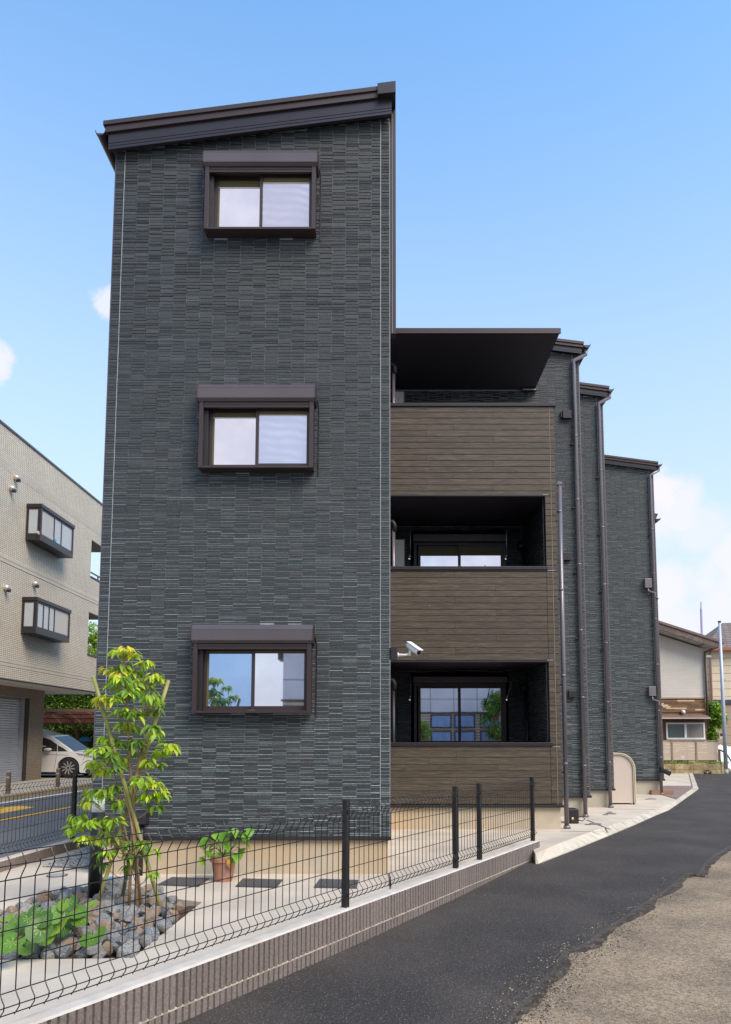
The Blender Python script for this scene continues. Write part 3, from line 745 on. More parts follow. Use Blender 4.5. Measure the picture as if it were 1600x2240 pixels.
# ochre noise patches mixed into the foundation render colour
fm = MT['found'].node_tree; bsdf = fm.nodes['Principled BSDF']; src = bsdf.inputs['Base Color'].links[0].from_socket
_tc = fm.nodes.new('ShaderNodeTexCoord'); _nz = fm.nodes.new('ShaderNodeTexNoise'); _nz.inputs['Scale'].default_value = .8; _nz.inputs['Detail'].default_value = 3; fm.links.new(_tc.outputs['Object'], _nz.inputs[0])
_r = fm.nodes.new('ShaderNodeMapRange'); fm.links.new(_nz.outputs[0], _r.inputs[0]); _r.inputs[1].default_value = .45; _r.inputs[2].default_value = .72
_m = fm.nodes.new('ShaderNodeMix'); _m.data_type = 'RGBA'; fm.links.new(_r.outputs[0], _m.inputs[0]); fm.links.new(src, _m.inputs[6]); _m.inputs[7].default_value = (.53, .37, .21, 1); fm.links.new(_m.outputs[2], bsdf.inputs['Base Color'])

# ---- front windows with shutter boxes
def front_window(zb_, zt_, mid_px, paneR, lvl):
    x0, x1 = wx0, wx1; yb = YB; H = zt_ - zb_
    bh = .205                                  # shutter box height
    fr = MB(); fw = .046
    fr.box(x0, x0 + fw, yb, YF + .03, zb_, zt_ - bh); fr.box(x1 - fw, x1, yb, YF + .03, zb_, zt_ - bh)
    fr.box(x0 + fw, x1 - fw, yb + .004, YF + .03, zb_, zb_ + .026)
    fr.box(x0 + fw, x1 - fw, yb + .012, yb + .05, zt_ - bh - .062, zt_ - bh - .002)
    fr.box(x0 + fw, x1 - fw, yb + .008, yb + .013, zt_ - bh - .036, zt_ - bh - .032)
    fr.box(x0 + fw, x1 - fw, yb + .051, YF + .03, zt_ - bh - .03, zt_ - bh - .002)
    win = put('window', fr, MT['bronze'], apt); bevel(win, .003, 1)
    # shutter box, cross-section with chamfers
    mb = MB(); a = zt_; b = zt_ - bh; ex = .022; y_ = yb - .03
    prof = [(YF - .004, a - .0), (y_ + .045, a), (y_, a - .055), (y_, b + .03), (y_ + .03, b + .001), (YF - .004, b + .001)]
    mb.prism([(x0 - ex + .006, p, q) for p, q in prof], (x1 - x0 + 2 * ex - .012, 0, 0)); sb = put('shutter_box', mb, MT['shutter'], win); bevel(sb, .003, 1)
    for xx in (x0 - ex, x1 + ex - .0055):
        mb = MB(); prof2 = [(YF - .003, a + .004), (y_ + .043, a + .004), (y_ - .004, a - .055), (y_ - .004, b + .028), (y_ + .028, b - .003), (YF - .003, b - .003)]
        mb.prism([(xx, p, q) for p, q in prof2], (.0055, 0, 0)); put('box_end_cap', mb, MT['bronze'], sb)
    # recess lining
    zi0, zi1 = zb_ + .027, zt_ - bh - .031
    # sashes: left one sits deeper, right one nearer
    xm = x0 + (x1 - x0) * .497
    def sash(xa, xb, ya, nm, pm, ol, z_1):
        mb = MB(); s_ = .034
        mb.box(xa, xa + s_, ya, ya + .03, zi0, z_1); mb.box(xb - s_, xb, ya, ya + .03, zi0, z_1)
        mb.box(xa + s_, xb - s_, ya + .001, ya + .029, zi0, zi0 + .05); mb.box(xa + s_, xb - s_, ya + .001, ya + .029, z_1 - .042, z_1)
        s = put('sash', mb, MT['bronze'], win)
        pz0, pz1 = zi0 + .05, z_1 - .042
        boxpart('pane', (xa + s_, ya + .014, pz0), (xb - s_, ya + .020, pz1 - ol), pm, s)
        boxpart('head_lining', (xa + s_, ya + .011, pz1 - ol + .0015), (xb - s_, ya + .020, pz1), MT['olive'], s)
        boxpart('bead', (xa + s_, ya + .008, pz1 - ol - .006), (xb - s_, ya + .0135, pz1 - ol + .001), MT['cream'] if lvl < 2 else MT['bronze'], s)
        if nm == 'L':
            boxpart('bead', (xa + s_, ya + .006, pz0), (xa + s_ + .018, ya + .0135, pz1 - ol - .007), MT['olive'], s)
    sash(x0 + fw + .045, xm + .018, YF - .045, 'L', MT['glass_skytint'] if lvl == 2 else MT['glass'], [.085, .055, .02][lvl], zi1)
    sash(xm - .014, x1 - fw - .002, YF - .085, 'R', paneR, [.06, .042, .02][lvl], zi1)
    # dark cheeks inside the box
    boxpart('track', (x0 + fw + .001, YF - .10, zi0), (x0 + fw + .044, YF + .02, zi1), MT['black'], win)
    boxpart('lock', (xm - .045, YF - .112, zi0 - .001), (xm + .035, YF - .086, zi0 + .014), MT['shutter'], win)
    # rough dark backer
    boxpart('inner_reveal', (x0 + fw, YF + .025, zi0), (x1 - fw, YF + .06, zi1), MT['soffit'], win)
    # cable cover beside the box
    mb = MB(); mb.tube([(x1 + .03, YF - .014, zt_ - .12), (x1 + .045, YF - .014, zt_ - .2), (x1 + .042, YF - .014, zb_ - .05)], .008, 6); put('cable', mb, MT['darkmetal'], win)
front_window(*WINS[0], 575, MT['screen1'], 0)
front_window(*WINS[1], 575, MT['screen2'], 1)
front_window(*WINS[2], 575, MT['glass'], 2)

# ---- balcony block clad with boards
BX0, BX1 = XR + .012, SY(1232, 1765, YW)[0]
BXi = SY(1196, 1250, YW)[0]         # right jamb of the openings
zc3 = SY(1000, 882.5, YW)[2]; zu3 = SY(1000, 1083.5, YW)[2]; zc2 = SY(1000, 1239.5, YW)[2]; zu2 = SY(1000, 1446, YW)[2]; zc1 = SY(1000, 1624.5, YW)[2]
ZTB = .385
TH_ = .13
bands = [(ZTB, zc1 - .05), (zu2, zc2 - .05), (zu3, zc3 - .05)]
# structure behind the boards
mb = MB()
for a, b in bands: mb.box(BX0, BXi, YW + .012, YW + TH_, a, b)
mb.box(BXi, BX1, YW + .012, YW + TH_, ZTB, zc3 - .05)
bal = put('balcony', mb, MT['soffit'], apt)
boxpart('side_wall', (BXi - .004, YW + TH_ + .001, ZTB), (BX1 - .004, Y2 - .002, zc3 - .05), MT['joint'], bal)
# floors and ceilings
for (za, zb) in [(ZTB - .2, ZTB - .02), (zu2, zu2 + .22), (zu3, zu3 + .22)]:
    boxpart('floor_slab', (BX0, YW + TH_ + .001, za), (BXi - .005, Y2 - .02, zb), MT['soffit'], bal)
# head trims and caps
for z in (zu2, zu3): boxpart('head_trim', (BX0, YW - .022, z - .022), (BXi + .002, YW + .012, z + .004), MT['darkmetal'], bal, bev=.002)
for z, xe in ((zc1, BXi + .04), (zc2, BXi + .02), (zc3, BX1 + .03)):
    boxpart('parapet_cap', (BX0 - .01, YW - .03, z - .055), (xe, YW + TH_ + .03, z), MT['darkmetal'], bal, bev=.004)
PP = .1028
jx = {0: SY(933, 900, YW)[0], 1: SY(1079, 900, YW)[0], 3: SY(992, 900, YW)[0]}
xcl = SY(1201, 890, YW)[0] + .006
def planks(x0, x1, z0, z1, cuts=True, ph=0):
    k = int(math.ceil((zc3 - .05 - z0) / PP))
    z = zc3 - .05
    row = 0
    while z > z0 + .004:
        a, b = max(z - PP, z0), z
        if b <= z1 + 1e-4 or a < z1 - .004:
            b2 = min(b, z1); a2 = max(a, z0)
            if b2 - a2 > .012:
                xs_ = [x0]
                if cuts:
                    c = jx.get(row % 4)
                    if c and x0 + .1 < c < x1 - .1: xs_.append(c)
                xs_.append(x1)
                for p, q in zip(xs_, xs_[1:]):
                    mb = MB(); g_ = .0015; h = .006
                    v = []; ya = YW - .006 - random.uniform(0, .0015)
                    zz0, zz1 = a2 + .0035, b2 - .0008
                    X0_, X1_ = p + g_, q - g_
                    mb.prism([(X0_, YW + .0118, zz0), (X0_, ya + .004, zz0), (X0_, ya, zz0 + .004), (X0_, ya, zz1 - .004), (X0_, ya + .004, zz1), (X0_, YW + .0118, zz1)], (X1_ - X0_, 0, 0))
                    put('board', mb, MT['wood'], bal)
        z -= PP; row += 1
for a, b in bands:
    planks(BX0 + .004, min(xcl - .006, BXi) if b < zc3 - .2 else xcl - .006, a, b)
# pier right of the openings and corner strip
for a, b in [(zc1 - .05, zu2), (zc2 - .05, zu3)]: planks(BXi + .003, xcl - .006, a, b, cuts=False)
planks(xcl + .006, BX1 - .002, ZTB, zc3 - .05, cuts=False)
for (a, b) in bands[:2]:
    planks(BXi + .003, xcl - .006, a, b, cuts=False) if BXi + .03 < xcl - .006 else None
boxpart('caulk_line', (xcl - .0035, YW - .008, ZTB), (xcl + .0035, YW + .011, zc3 - .06), mat('caulk_brown', (.30, .26, .20), .6), bal)
boxpart('foundation', (BX0, YW + .03, -.15), (BX1 - .03, Y2 - .1, ZTB - .03), MT['found'], apt)
boxpart('base_flashing', (BX0 - .005, YW - .03, ZTB - .045), (BX1 + .012, YW + .03, ZTB - .002), MT['black'], apt, bev=.003)
# white corner marks near the openings
for (x, z, wx_) in [(BXi - .03, zu3 + .012, .09), (BXi + .03, zc2 - .062, .11), (BXi - .02, zu2 + .012, .10), (BXi + .05, zc1 - .065, .1)]:
    boxpart('sealant_mark', (x, YW - .009, z - .004), (x + wx_, YW - .002, z + .004), MT['caulk'], bal)
# canopy over the top balcony
zk = 8.03
boxpart('canopy_soffit', (BX0, 11.45, zk), (2.885, Y2 - .012, zk + .03), MT['soffit'], bal)
cn = boxpart('canopy', (BX0 - .005, 11.42, zk + .0305), (2.90, Y2 - .010, zk + .075), MT['darkmetal'], bal, bev=.004)
boxpart('canopy_fascia', (BX0 - .006, 11.395, zk - .012), (2.902, 11.419, zk + .080), MT['bronze'], bal, bev=.003)
gx = SY(1142, 849, Y2)[0], SY(1173, 849, Y2)[0]
boxpart('canopy_bracket', (gx[0], Y2 - .10, zk - .05), (gx[1], Y2 - .03, zk - .004), MT['darkmetal'], bal)
boxpart('canopy_flashing', (gx[0] + .0, Y2 - .112, zk - .052), (gx[1] - .02, Y2 - .101, zk - .03), MT['caulk'], bal)
# balcony contents
def bal_window(x0, x1, zb_, zt_, boxh, bz, hl):
    fr = MB(); f = .05; y = Y2 - .07
    fr.box(x0, x0 + f, y, Y2 + .02, zb_, zt_); fr.box(x1 - f, x1, y, Y2 + .02, zb_, zt_); fr.box(x0 + f, x1 - f, y + .002, Y2 + .02, zt_ - .055, zt_ - .001); fr.box(x0 + f, x1 - f, y + .002, Y2 + .02, zb_, zb_ + .04)
    wn = put('balcony_door', fr, MT['bronze'], apt)
    boxpart('shutter_box', (x0 - .02, Y2 - .16, bz), (x1 + .02, Y2 - .011, bz + boxh), mat('bal_box', (.09, .072, .072), .4, .3) if 'balbox' not in MT else MT['balbox'], wn, bev=.008)
    xm = (x0 + x1) / 2 - .01
    for (xa, xb, ya) in [(x0 + f + .03, xm + .03, Y2 - .03), (xm - .02, x1 - f - .002, Y2 - .06)]:
        mb = MB(); s_ = .045; mb.box(xa, xa + s_, ya, ya + .028, zb_ + .04, zt_ - .056); mb.box(xb - s_, xb, ya, ya + .028, zb_ + .04, zt_ - .056)
        mb.box(xa + s_, xb - s_, ya + .001, ya + .027, zb_ + .041, zb_ + .1); mb.box(xa + s_, xb - s_, ya + .001, ya + .027, zt_ - .09, zt_ - .057)
        s = put('sash', mb, MT['bronze'], wn)
        boxpart('pane', (xa + s_, ya + .012, zb_ + .1), (xb - s_, ya + .018, zt_ - .09 - hl), MT['glass'], s)
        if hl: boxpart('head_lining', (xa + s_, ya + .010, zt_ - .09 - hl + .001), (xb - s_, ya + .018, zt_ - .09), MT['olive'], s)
    boxpart('inner_reveal', (x0 + f, Y2 + .0, zb_ + .04), (x1 - f, Y2 + .02, zt_ - .056), MT['soffit'], wn)
    return wn
for (lt, hb, ht, hl) in [(1186, 1168, 1184, .16), (1495, 1480, 1494, 0)]:
    a = SY(906, lt + 4, Y2 - .07); b = SY(1107, lt + 4, Y2 - .07)
    zt_ = SY(1000, lt, Y2 - .07)[2]; zb_ = zt_ - 2.0
    bz = SY(1000, ht, Y2 - .16)[2]; bt = SY(1000, hb, Y2 - .16)[2]
    bal_window(a[0], b[0], max(zb_, .40), zt_, bt - bz, bz, hl)
bz_holes = []
def back_face(x, d, z): return (x, Y2 + d, z)
def pier_face(x, d, z): return (BXi - .004 + d, Y2 - x, z)   # seen from the left inside the balcony: local x runs towards the camera
for (z0, z1, hole) in [(zc1 - .5, zu2 - .001, (.50, 2.28, .3, 2.60)), (zc2 - .5, zu3 - .001, (.50, 2.28, 2.9, 5.28))]:
    siding(back_face, BX0 + .01, BXi - .01, z0, z1, holes=[hole], seed=int(z1 * 10), phase=.1)
    siding(pier_face, .02, Y2 - YW - TH_ - .01, z0, z1, seed=int(z1 * 7), phase=.05)
    mb = MB(); mb.box(BX0 + .01, BXi - .006, Y2 + .0, Y2 + .02, z0, z1 + .0); put('balcony_wall', mb, MT['joint'], bal)
siding(back_face, BX0 + .01, BX1 - .05, zc3 - .6, zk - .02, seed=77, phase=.1)
# drying pole brackets
def bracket(x, zt, zb, bend):
    mb = MB(); y = YW + .45
    mb.tube([(x, y, zt), (x - bend * .2, y, zt - (zt - zb) * .5), (x - bend * .4, y - .0, zb + .05)], .009, 6)
    mb.tube([(x - bend * .4, y, zb + .06), (x - bend * .4 - .02, y, zb + .02), (x - bend * .4 - .02, y, zb - .03)], .014, 6)
    o = put('drying_pole_bracket', mb, MT['black'], bal, smooth=True)
    mb = MB(); mb.ball((x - bend * .4 - .02, y - .004, zb - .01), .016, nu=8, nv=5); put('bracket_cap', mb, MT['white_plastic'], o, smooth=True)
for (px, t_, b_, bd) in [(898, 1160, 1222, 0), (1108, 1158, 1222, 0), (899, 1478, 1530, 0), (1122, 1480, 1530, .22)]:
    p = SY(px, t_, YW + .45); q = SY(px, b_, YW + .45); bracket(p[0], min(p[2], (zu3 if t_ < 1300 else zu2) - .0), q[2], bd)
# round vent and pipe inside right corner; curved vent stacks on the left
for (pt_, sill) in [((1141, 1194), zc2), ((1148, 1504), zc1)]:
    p = SY(*pt_, Y2 - .14); mb = MB(); mb.ball(p, .075, (1, .8, 1.05), 12, 8); mb.box(p[0] - .06, p[0] + .06, Y2 - .13, Y2 - .012, p[2] - .05, p[2] + .06)
    v = put('vent_hood', mb, MT['black'], bal, smooth=True)
    mb = MB(); mb.tube([(p[0] + .04, Y2 - .1, p[2] - .02), (p[0] + .04, Y2 - .1, sill - 1.0)], .032, 10); put('vent_pipe', mb, MT['black'], v, smooth=True)
for (py, sill) in [(793, zc3), (1137, zc2), (1483, zc1)]:
    p = SY(864, py + 4, YW + .25); mb = MB(); z = p[2]; x = p[0] - .035
    mb.tube([(XR, YW + .25, z - .02), (XR + .05, YW + .25, z), (x, YW + .25, z - .01), (x + .03, YW + .25, z - .06), (x + .03, YW + .25, z - .17)], [.035, .04, .045, .045, .038], 10)
    v = put('vent_hood', mb, MT['black'], bal, smooth=True)
    mb = MB(); mb.tube([(x + .015, YW + .25, z - .12), (x + .015, YW + .25, sill - 1.0)], .028, 10); put('vent_pipe', mb, MT['pipe'] if py < 1400 else MT['black'], v, smooth=True)
for (a, b) in [((862, 856), (883, 882)), ((862, 1180), (884, 1245))]:
    p, q = SY(*a, Y2 - .35), SY(*b, Y2 - .35)
    boxpart('water_heater', (p[0], Y2 - .35, q[2] - .6), (q[0], Y2 - .10, p[2]), MT['cream'], bal, bev=.006)
    boxpart('heater_side', (q[0] + .001, Y2 - .34, q[2] - .6), (q[0] + .018, Y2 - .11, p[2] + .01), MT['caulk'], bal)
# downpipe at the balcony corner
def downpipe(parent, pts, r=.033, m=None, joints=(), foot=None):
    mb = MB(); mb.tube(pts, r, 12); o = put('downpipe', mb, m or MT['pipe'], parent, smooth=True)
    for z in joints:
        p = Vector(pts[-1]); mb = MB(); mb.tube([(p.x, p.y, z), (p.x, p.y, z + .035)], r + .004, 12); put('pipe_socket', mb, m or MT['pipe'], o, smooth=True)
        mb = MB(); mb.box(p.x - r - .05, p.x - r + .005, p.y + r * .3, p.y + r + .03, z - .14, z - .115); put('pipe_clip', mb, MT['black'], o)
    if foot is not None:
        p = Vector(pts[-1]); mb = MB(); mb.tube([(p.x, p.y, foot), (p.x, p.y, foot + .05)], r + .014, 12); mb.tube([(p.x + .01, p.y - .0, foot), (p.x + .03, p.y - .03, foot + .004)], r + .01, 10); put('pipe_foot', mb, m or MT['pipe'], o, smooth=True)
    return o
p = SY(1225.5, 1062, YW + .10); b = SY(1242, 1812, YW + .10)
downpipe(apt, [(p[0] - .01, YW + .10, p[2]), (b[0] - .01, YW + .10, .0)], .036, joints=[1.0, 2.4, 3.8, 5.1], foot=.0)
boxpart('pipe_cap_box', (p[0] - .05, YW + .06, p[2]), (p[0] + .03, YW + .14, p[2] + .05), MT['pipe'], apt, bev=.005)

# ---- rear sections stepping to the right
def section(Yp, xL, top_l, top_r, fb_l, fb_r, wall_r_px, wall_r_py, base_px, y1, gut, pipe_pts, seed, phase, n_j, trim=ZTB):
    """roof top edge & fascia bottom measured at two points on the fascia plane"""
    yf = Yp - .12
    a, b = SY(*top_l, yf), SY(*top_r, yf); c_, d_ = SY(*fb_l, yf), SY(*fb_r, yf)
    xr = SY(wall_r_px, wall_r_py, Yp)[0]
    sl = (b[2] - a[2]) / (b[0] - a[0]); z_at = lambda x: a[2] + (x - a[0]) * sl
    th = ((a[2] + (c_[0] - a[0]) * sl) - c_[2] + (a[2] + (d_[0] - a[0]) * sl) - d_[2]) / 2
    xl_r = xL - .0
    tl = lambda x: z_at(x) - th + .02
    x0w = XL if Yp > Y2 + 1 else XL
    block('rear_wall', x0w, xr, Yp, y1, tl(x0w), tl(xr), MT['joint'], apt, z0=trim)
    siding(front(Yp), xL, xr, trim + .005, 14, top=tl, edge_r=.11, seed=seed, phase=phase)
    mb = MB(); mb.box(xr - .119, xr - .112, Yp - .008, Yp, trim, tl(xr) - .02); put('caulk_line', mb, MT['caulk'], apt)
    boxpart('corner_flashing', (xr + .001, Yp - .004, trim), (xr + .018, Yp + .06, tl(xr)), mat('edge_mauve', (.13, .10, .12), .5), apt)
    rf, zf = shed_roof(apt, 0, 0, yf, y1 + .05, (max(xL - .6, XL), z_at(max(xL - .6, XL))), (b[0], b[2]), th * .24, th * .76 - .055, fasc)
    gx_, gz_ = SY(*gut, yf)[0], SY(*gut, yf)[2]
    gutter_y(rf, gx_, gz_, yf - .02, y1, rad=.075)
    if pipe_pts:
        P = [SY(*pipe_pts[0], Yp - .10), SY(*pipe_pts[1], Yp - .10), SY(*pipe_pts[2], Yp - .07)]
        xb = P[2][0]
        pts = [(gx_ - .01, Yp - .06, gz_ - .06), (gx_ - .01, Yp - .07, P[0][2] + .02), (P[0][0], Yp - .08, P[0][2]), (P[1][0] + .06, Yp - .08, P[1][2] + .04), (xb, Yp - .07, P[2][2] - .02), (xb, Yp - .07, P[2][2] - .2), (xb, Yp - .07, .0)]
        downpipe(apt, pts, .036, joints=[.9 + i * (P[2][2] - 1.2) / n_j for i in range(n_j)], foot=0)
    boxpart('foundation', (xL - .1, Yp + .03, -.15), (xr - .03, y1 - .05, trim - .03), MT['found2'], apt)
    boxpart('base_flashing', (xL - .1, Yp - .028, trim - .045), (xr + .035, Yp + .03, trim - .002), MT['black'], apt, bev=.003)
    return xr, tl
MT['found2'] = mat('foundation_grey_render', (.40, .365, .29), .8, var=.12, vs=4, bump=.3, bs=120)
X2, t2 = section(Y2, BX1 - .12, (1215, 741), (1277, 748.5), (1208, 764), (1271, 773), 1265.5, 810, 1250, Y3, (1284, 752), [(1282, 772), (1277, 778), (1255.5, 786)], 21, .1, 6)
X3, t3 = section(Y3, X2 - .05, (1266, 836.5), (1333, 845.5), (1266, 859), (1325, 867.5), 1318, 900, 1310, Y4, (1336, 849), [(1335, 868), (1330, 872), (1310.5, 880)], 22, .06, 6)
X4, t4 = section(Y4, X3 - .05, (1322, 995), (1440, 1010.5), (1322, 1013), (1432, 1028), 1429, 1060, 1400, Y5, (1443, 1014), [(1442, 1029), (1438, 1031), (1423, 1038)], 23, .09, 6)
# a further gable edge just showing past the last corner
p = SY(1436, 1133, Y5); rr = boxpart('rear_wall', (XL, Y5 + .01, ZTB), (SY(1424, 1200, Y5)[0], 30, p[2] - .1), sideM, apt)
mb = MB(); e0 = SY(1400, 1116, Y5 - .3); e1 = SY(1440.5, 1124, Y5 - .3)
mb.prism([(e0[0], Y5 - .3, e0[2]), (e1[0], Y5 - .3, e1[2]), (e1[0] - .06, Y5 - .3, e1[2] - .13), (e0[0], Y5 - .3, e0[2] - .16)], (0, 6, 0)); rr2 = put('roof', mb, MT['bronze'], apt)
gp_ = SY(1440, 1133, Y5 - .3); gutter_y(rr2, gp_[0], gp_[2], Y5 - .32, 30, rad=.09)
# square vent covers on the recessed wall
for (a, b) in [((1232, 897), (1251, 914)), ((1233, 1208), (1251, 1225)), ((1245, 1511), (1261, 1526))]:
    p, q = SY(*a, Y2 - .09), SY(*b, Y2 - .09)
    mb = MB(); mb.box(p[0], q[0], Y2 - .09, Y2 - .01, q[2], p[2]); v = put('vent_cover', mb, MT['darkmetal'], apt); bevel(v, .006)
    mb = MB(); mb.box(p[0] - .03, p[0] - .001, Y2 - .06, Y2 - .011, q[2] + .03, p[2] - .01); put('vent_flange', mb, MT['black'], v)
# overflow boxes on the last section
for (a, b) in [((1411, 1266), (1427, 1286)), ((1420, 1502), (1436, 1523))]:
    p, q = SY(*a, Y4 - .1), SY(*b, Y4 - .1)
    mb = MB(); mb.box(p[0], q[0], Y4 - .12, Y4 - .011, q[2], p[2]); v = put('hopper', mb, MT['pipe'], apt); bevel(v, .006)
    e = SY(b[0] + 14, b[1] + 24, Y4 - .1); mb = MB()
    mb.tube([((p[0] + q[0]) / 2, Y4 - .08, q[2]), ((p[0] + q[0]) / 2, Y4 - .08, q[2] - .08), (e[0] - .08, Y4 - .09, q[2] - .13), (e[0] - .08, Y4 - .09, e[2] + .06), (e[0], Y4 - .08, e[2])], .026, 8); put('hopper_pipe', mb, MT['pipe'], v, smooth=True)
# low wall spotlight at the far corner
p = SY(1458, 1689, Y4 - .2); mb = MB(); mb.box(p[0] - .12, p[0] - .05, Y4 - .2, Y4 - .05, p[2] - .02, p[2] + .1); mb.tube([(p[0] - .05, Y4 - .2, p[2] + .03), (p[0] + .06, Y4 - .3, p[2] - .04)], .06, 10); put('spotlight', mb, MT['black'], apt)
boxpart('spotlight_bracket', (p[0] - .10, Y4 - .1, p[2] - .22), (p[0] - .06, Y4 - .02, p[2] - .03), MT['black'], apt)
# meter hood on the front wall
p = SY(309, 1790, YF - .09); mb = MB(); n = 10
prof = [(YF - .012, p[2] + .075), (YF - .06, p[2] + .075)] + [(YF - .06 - .07 * math.sin(math.pi / 2 * i / 6), p[2] - .0 + .075 * math.cos(math.pi / 2 * i / 6)) for i in range(1, 7)] + [(YF - .13, p[2] - .06), (YF - .012, p[2] - .06)]
mb.prism([(p[0] - .06, a, b) for a, b in prof], (.12, 0, 0)); mh = put('vent_hood', mb, MT['darkmetal'], apt, smooth=False)
mb = MB(); mb.tube([(p[0], YF - .06, p[2] - .06), (p[0], YF - .06, 0)], .025, 10); put('conduit', mb, MT['darkmetal'], mh, smooth=True)
flush_tiles(apt)

# ---- security camera bracket box on the wall corner
p = SY(863, 1428, YF - .0)
cc = thing('security_camera', SY(869, 1430, YF), 'white bullet security camera on an arm at the corner of the dark tiled wall', 'security camera')
p0, p1 = SY(857, 1418, YF + .05), SY(869, 1445, YF + .05)
boxpart('mounting_box', (p0[0] - .06, YF + .0, p1[2]), (p1[0], YF + .16, p0[2]), MT['darkmetal'], cc, bev=.004)
a = SY(870, 1433, YF + .05); b = SY(897, 1431, YF + .05)
mb = MB(); mb.tube([(a[0], YF + .05, a[2]), (a[0] + .012, YF + .05, a[2])], .026, 12); mb.tube([(a[0] + .012, YF + .05, a[2]), (a[0] + .08, YF + .05, a[2] + .0), (b[0], YF + .05, b[2])], [.017, .012, .011], 10); mb.tube([(b[0], YF + .05, b[2] - .02), (b[0], YF + .05, b[2] + .045)], .011, 10); put('arm', mb, MT['cream'], cc, smooth=True)
a = Vector(SY(893, 1411, YF + .10)); b = Vector(SY(917, 1428, YF - .10)); d = (b - a).normalized()
mb = MB(); mb.tube([a, a + d * .008, b - d * .03, b], [.026, .032, .032, .030], 14); put('housing', mb, MT['white_plastic'], cc, smooth=True)
mb = MB(); mb.tube([b - d * .002, b + d * .003], .026, 14); put('lens', mb, MT['black'], cc)
up = Vector((0, 0, 1)); up = (up - d * up.dot(d)).normalized(); sd_ = d.cross(up); mb = MB()
q = [a + up * .036 + sd_ * .03, a + up * .036 - sd_ * .03, b + d * .03 + up * .036 - sd_ * .03, b + d * .03 + up * .036 + sd_ * .03]
mb.prism(q, up * .006); put('sun_shield', mb, MT['white_plastic'], cc)

# ================================================================== PLANTED BED
soil = mat('garden_soil', (.075, .043, .026), .95, var=.5, vs=30, bump=1, bs=60)
bx = [p[0] for p in bed]; by = [p[1] for p in bed]
N_ = 26; mb = MB(); gx0, gx1, gy0, gy1 = min(bx) - .05, max(bx) + .05, min(by) - .05, max(by) + .05
vs = [(gx0 + (gx1 - gx0) * i / N_, gy0 + (gy1 - gy0) * j / N_, -.055 + .05 * noise.noise(Vector((i * .35, j * .35, 3)))) for i in range(N_ + 1) for j in range(N_ + 1)]
mb.add(vs, [(i * (N_ + 1) + j, (i + 1) * (N_ + 1) + j, (i + 1) * (N_ + 1) + j + 1, i * (N_ + 1) + j + 1) for i in range(N_) for j in range(N_)])
put('soil_bed', mb, soil, kind='structure', smooth=True)
rock = thing('rockery', (*SZ(230, 2050, 0)[:2], 0), 'triangular bed of loose grey and rusty quarry stones around the young tree', 'rockery')
RM = []
for nm, c1, c2 in [('rock_grey', (.19, .185, .18), (.40, .385, .37)), ('rock_blue_grey', (.12, .13, .15), (.30, .31, .325)), ('rock_buff', (.30, .26, .21), (.48, .42, .35)), ('rock_rust', (.30, .24, .18), (.36, .19, .09))]:
    RM.append(mat(nm, c1, .85, var=.35, vs=25, bump=.8, bs=40, col2=c2, cs=9, cthr=(.42, .62), detail=8))
def stone_mesh(seed):
    rnd = random.Random(seed); mb = MB(); nu, nv = 11, 8; vs = []
    pl = [(Vector((rnd.gauss(0, 1), rnd.gauss(0, 1), rnd.gauss(0, .8))).normalized(), rnd.uniform(.48, .82)) for _ in range(12)]
    mb.ball((0, 0, 0), 1, (1, 1, 1), nu, nv); out = []
    for v in mb.v:
        v = Vector(v)
        for n, d in pl:
            k = v.dot(n)
            if k > d: v = v - n * (k - d) * .99
        v *= 1 + .10 * noise.noise(v * 2.1 + Vector((seed, 0, 0))); out.append(tuple(v))
    mb.v = out; me = mb.mesh('stone', [RM[rnd.choice([0, 0, 0, 1, 1, 2, 2, 3])]]); return me
for _m in RM: speckle(_m, 16, .60, (.46, .45, .42))
SM = [stone_mesh(i) for i in range(26)]
soil_tri = [SZ(*p, 0)[:2] for p in [(352, 1966), (440, 1974), (405, 2004), (350, 1990)]]
soil_l = [SZ(*p, 0)[:2] for p in [(95, 2030), (150, 1985), (190, 1990), (150, 2040), (125, 2058)]]
placed = []
rnd = random.Random(11); tries = 0
keepout = [(SZ(208, 1965, 0)[:2], .07)]
while len(placed) < 215 and tries < 9000:
    tries += 1
    x, y = rnd.uniform(gx0, gx1), rnd.uniform(gy0, gy1)
    if not inpoly(x, y, bed) or inpoly(x, y, soil_tri) or (inpoly(x, y, soil_l) and rnd.random() < .9): continue
    r_ = rnd.uniform(.042, .078) * (1 if y > 5.6 else 1.08)
    if any(math.hypot(x - a, y - b) < d + r_ * .8 for (a, b), d in keepout): continue
    if any(math.hypot(x - a, y - b) < (r_ + q) * .80 for a, b, q in placed): continue
    # keep inside the edge
    ok = all(inpoly(x + r_ * .6 * math.cos(t), y + r_ * .6 * math.sin(t), bed) for t in (0, 1.6, 3.1, 4.7))
    if not ok: continue
    placed.append((x, y, r_))
for (x, y, r_) in placed:
    o = link('stone', SM[rnd.randrange(len(SM))], rock, (x, y, -.03 + r_ * .45 + rnd.uniform(0, .03)))
    o.rotation_euler = (rnd.uniform(-.5, .5), rnd.uniform(-.5, .5), rnd.uniform(0, 6.3)); o.scale = (r_ * rnd.uniform(1.1, 1.6), r_ * rnd.uniform(1.0, 1.3), r_ * rnd.uniform(.9, 1.25))
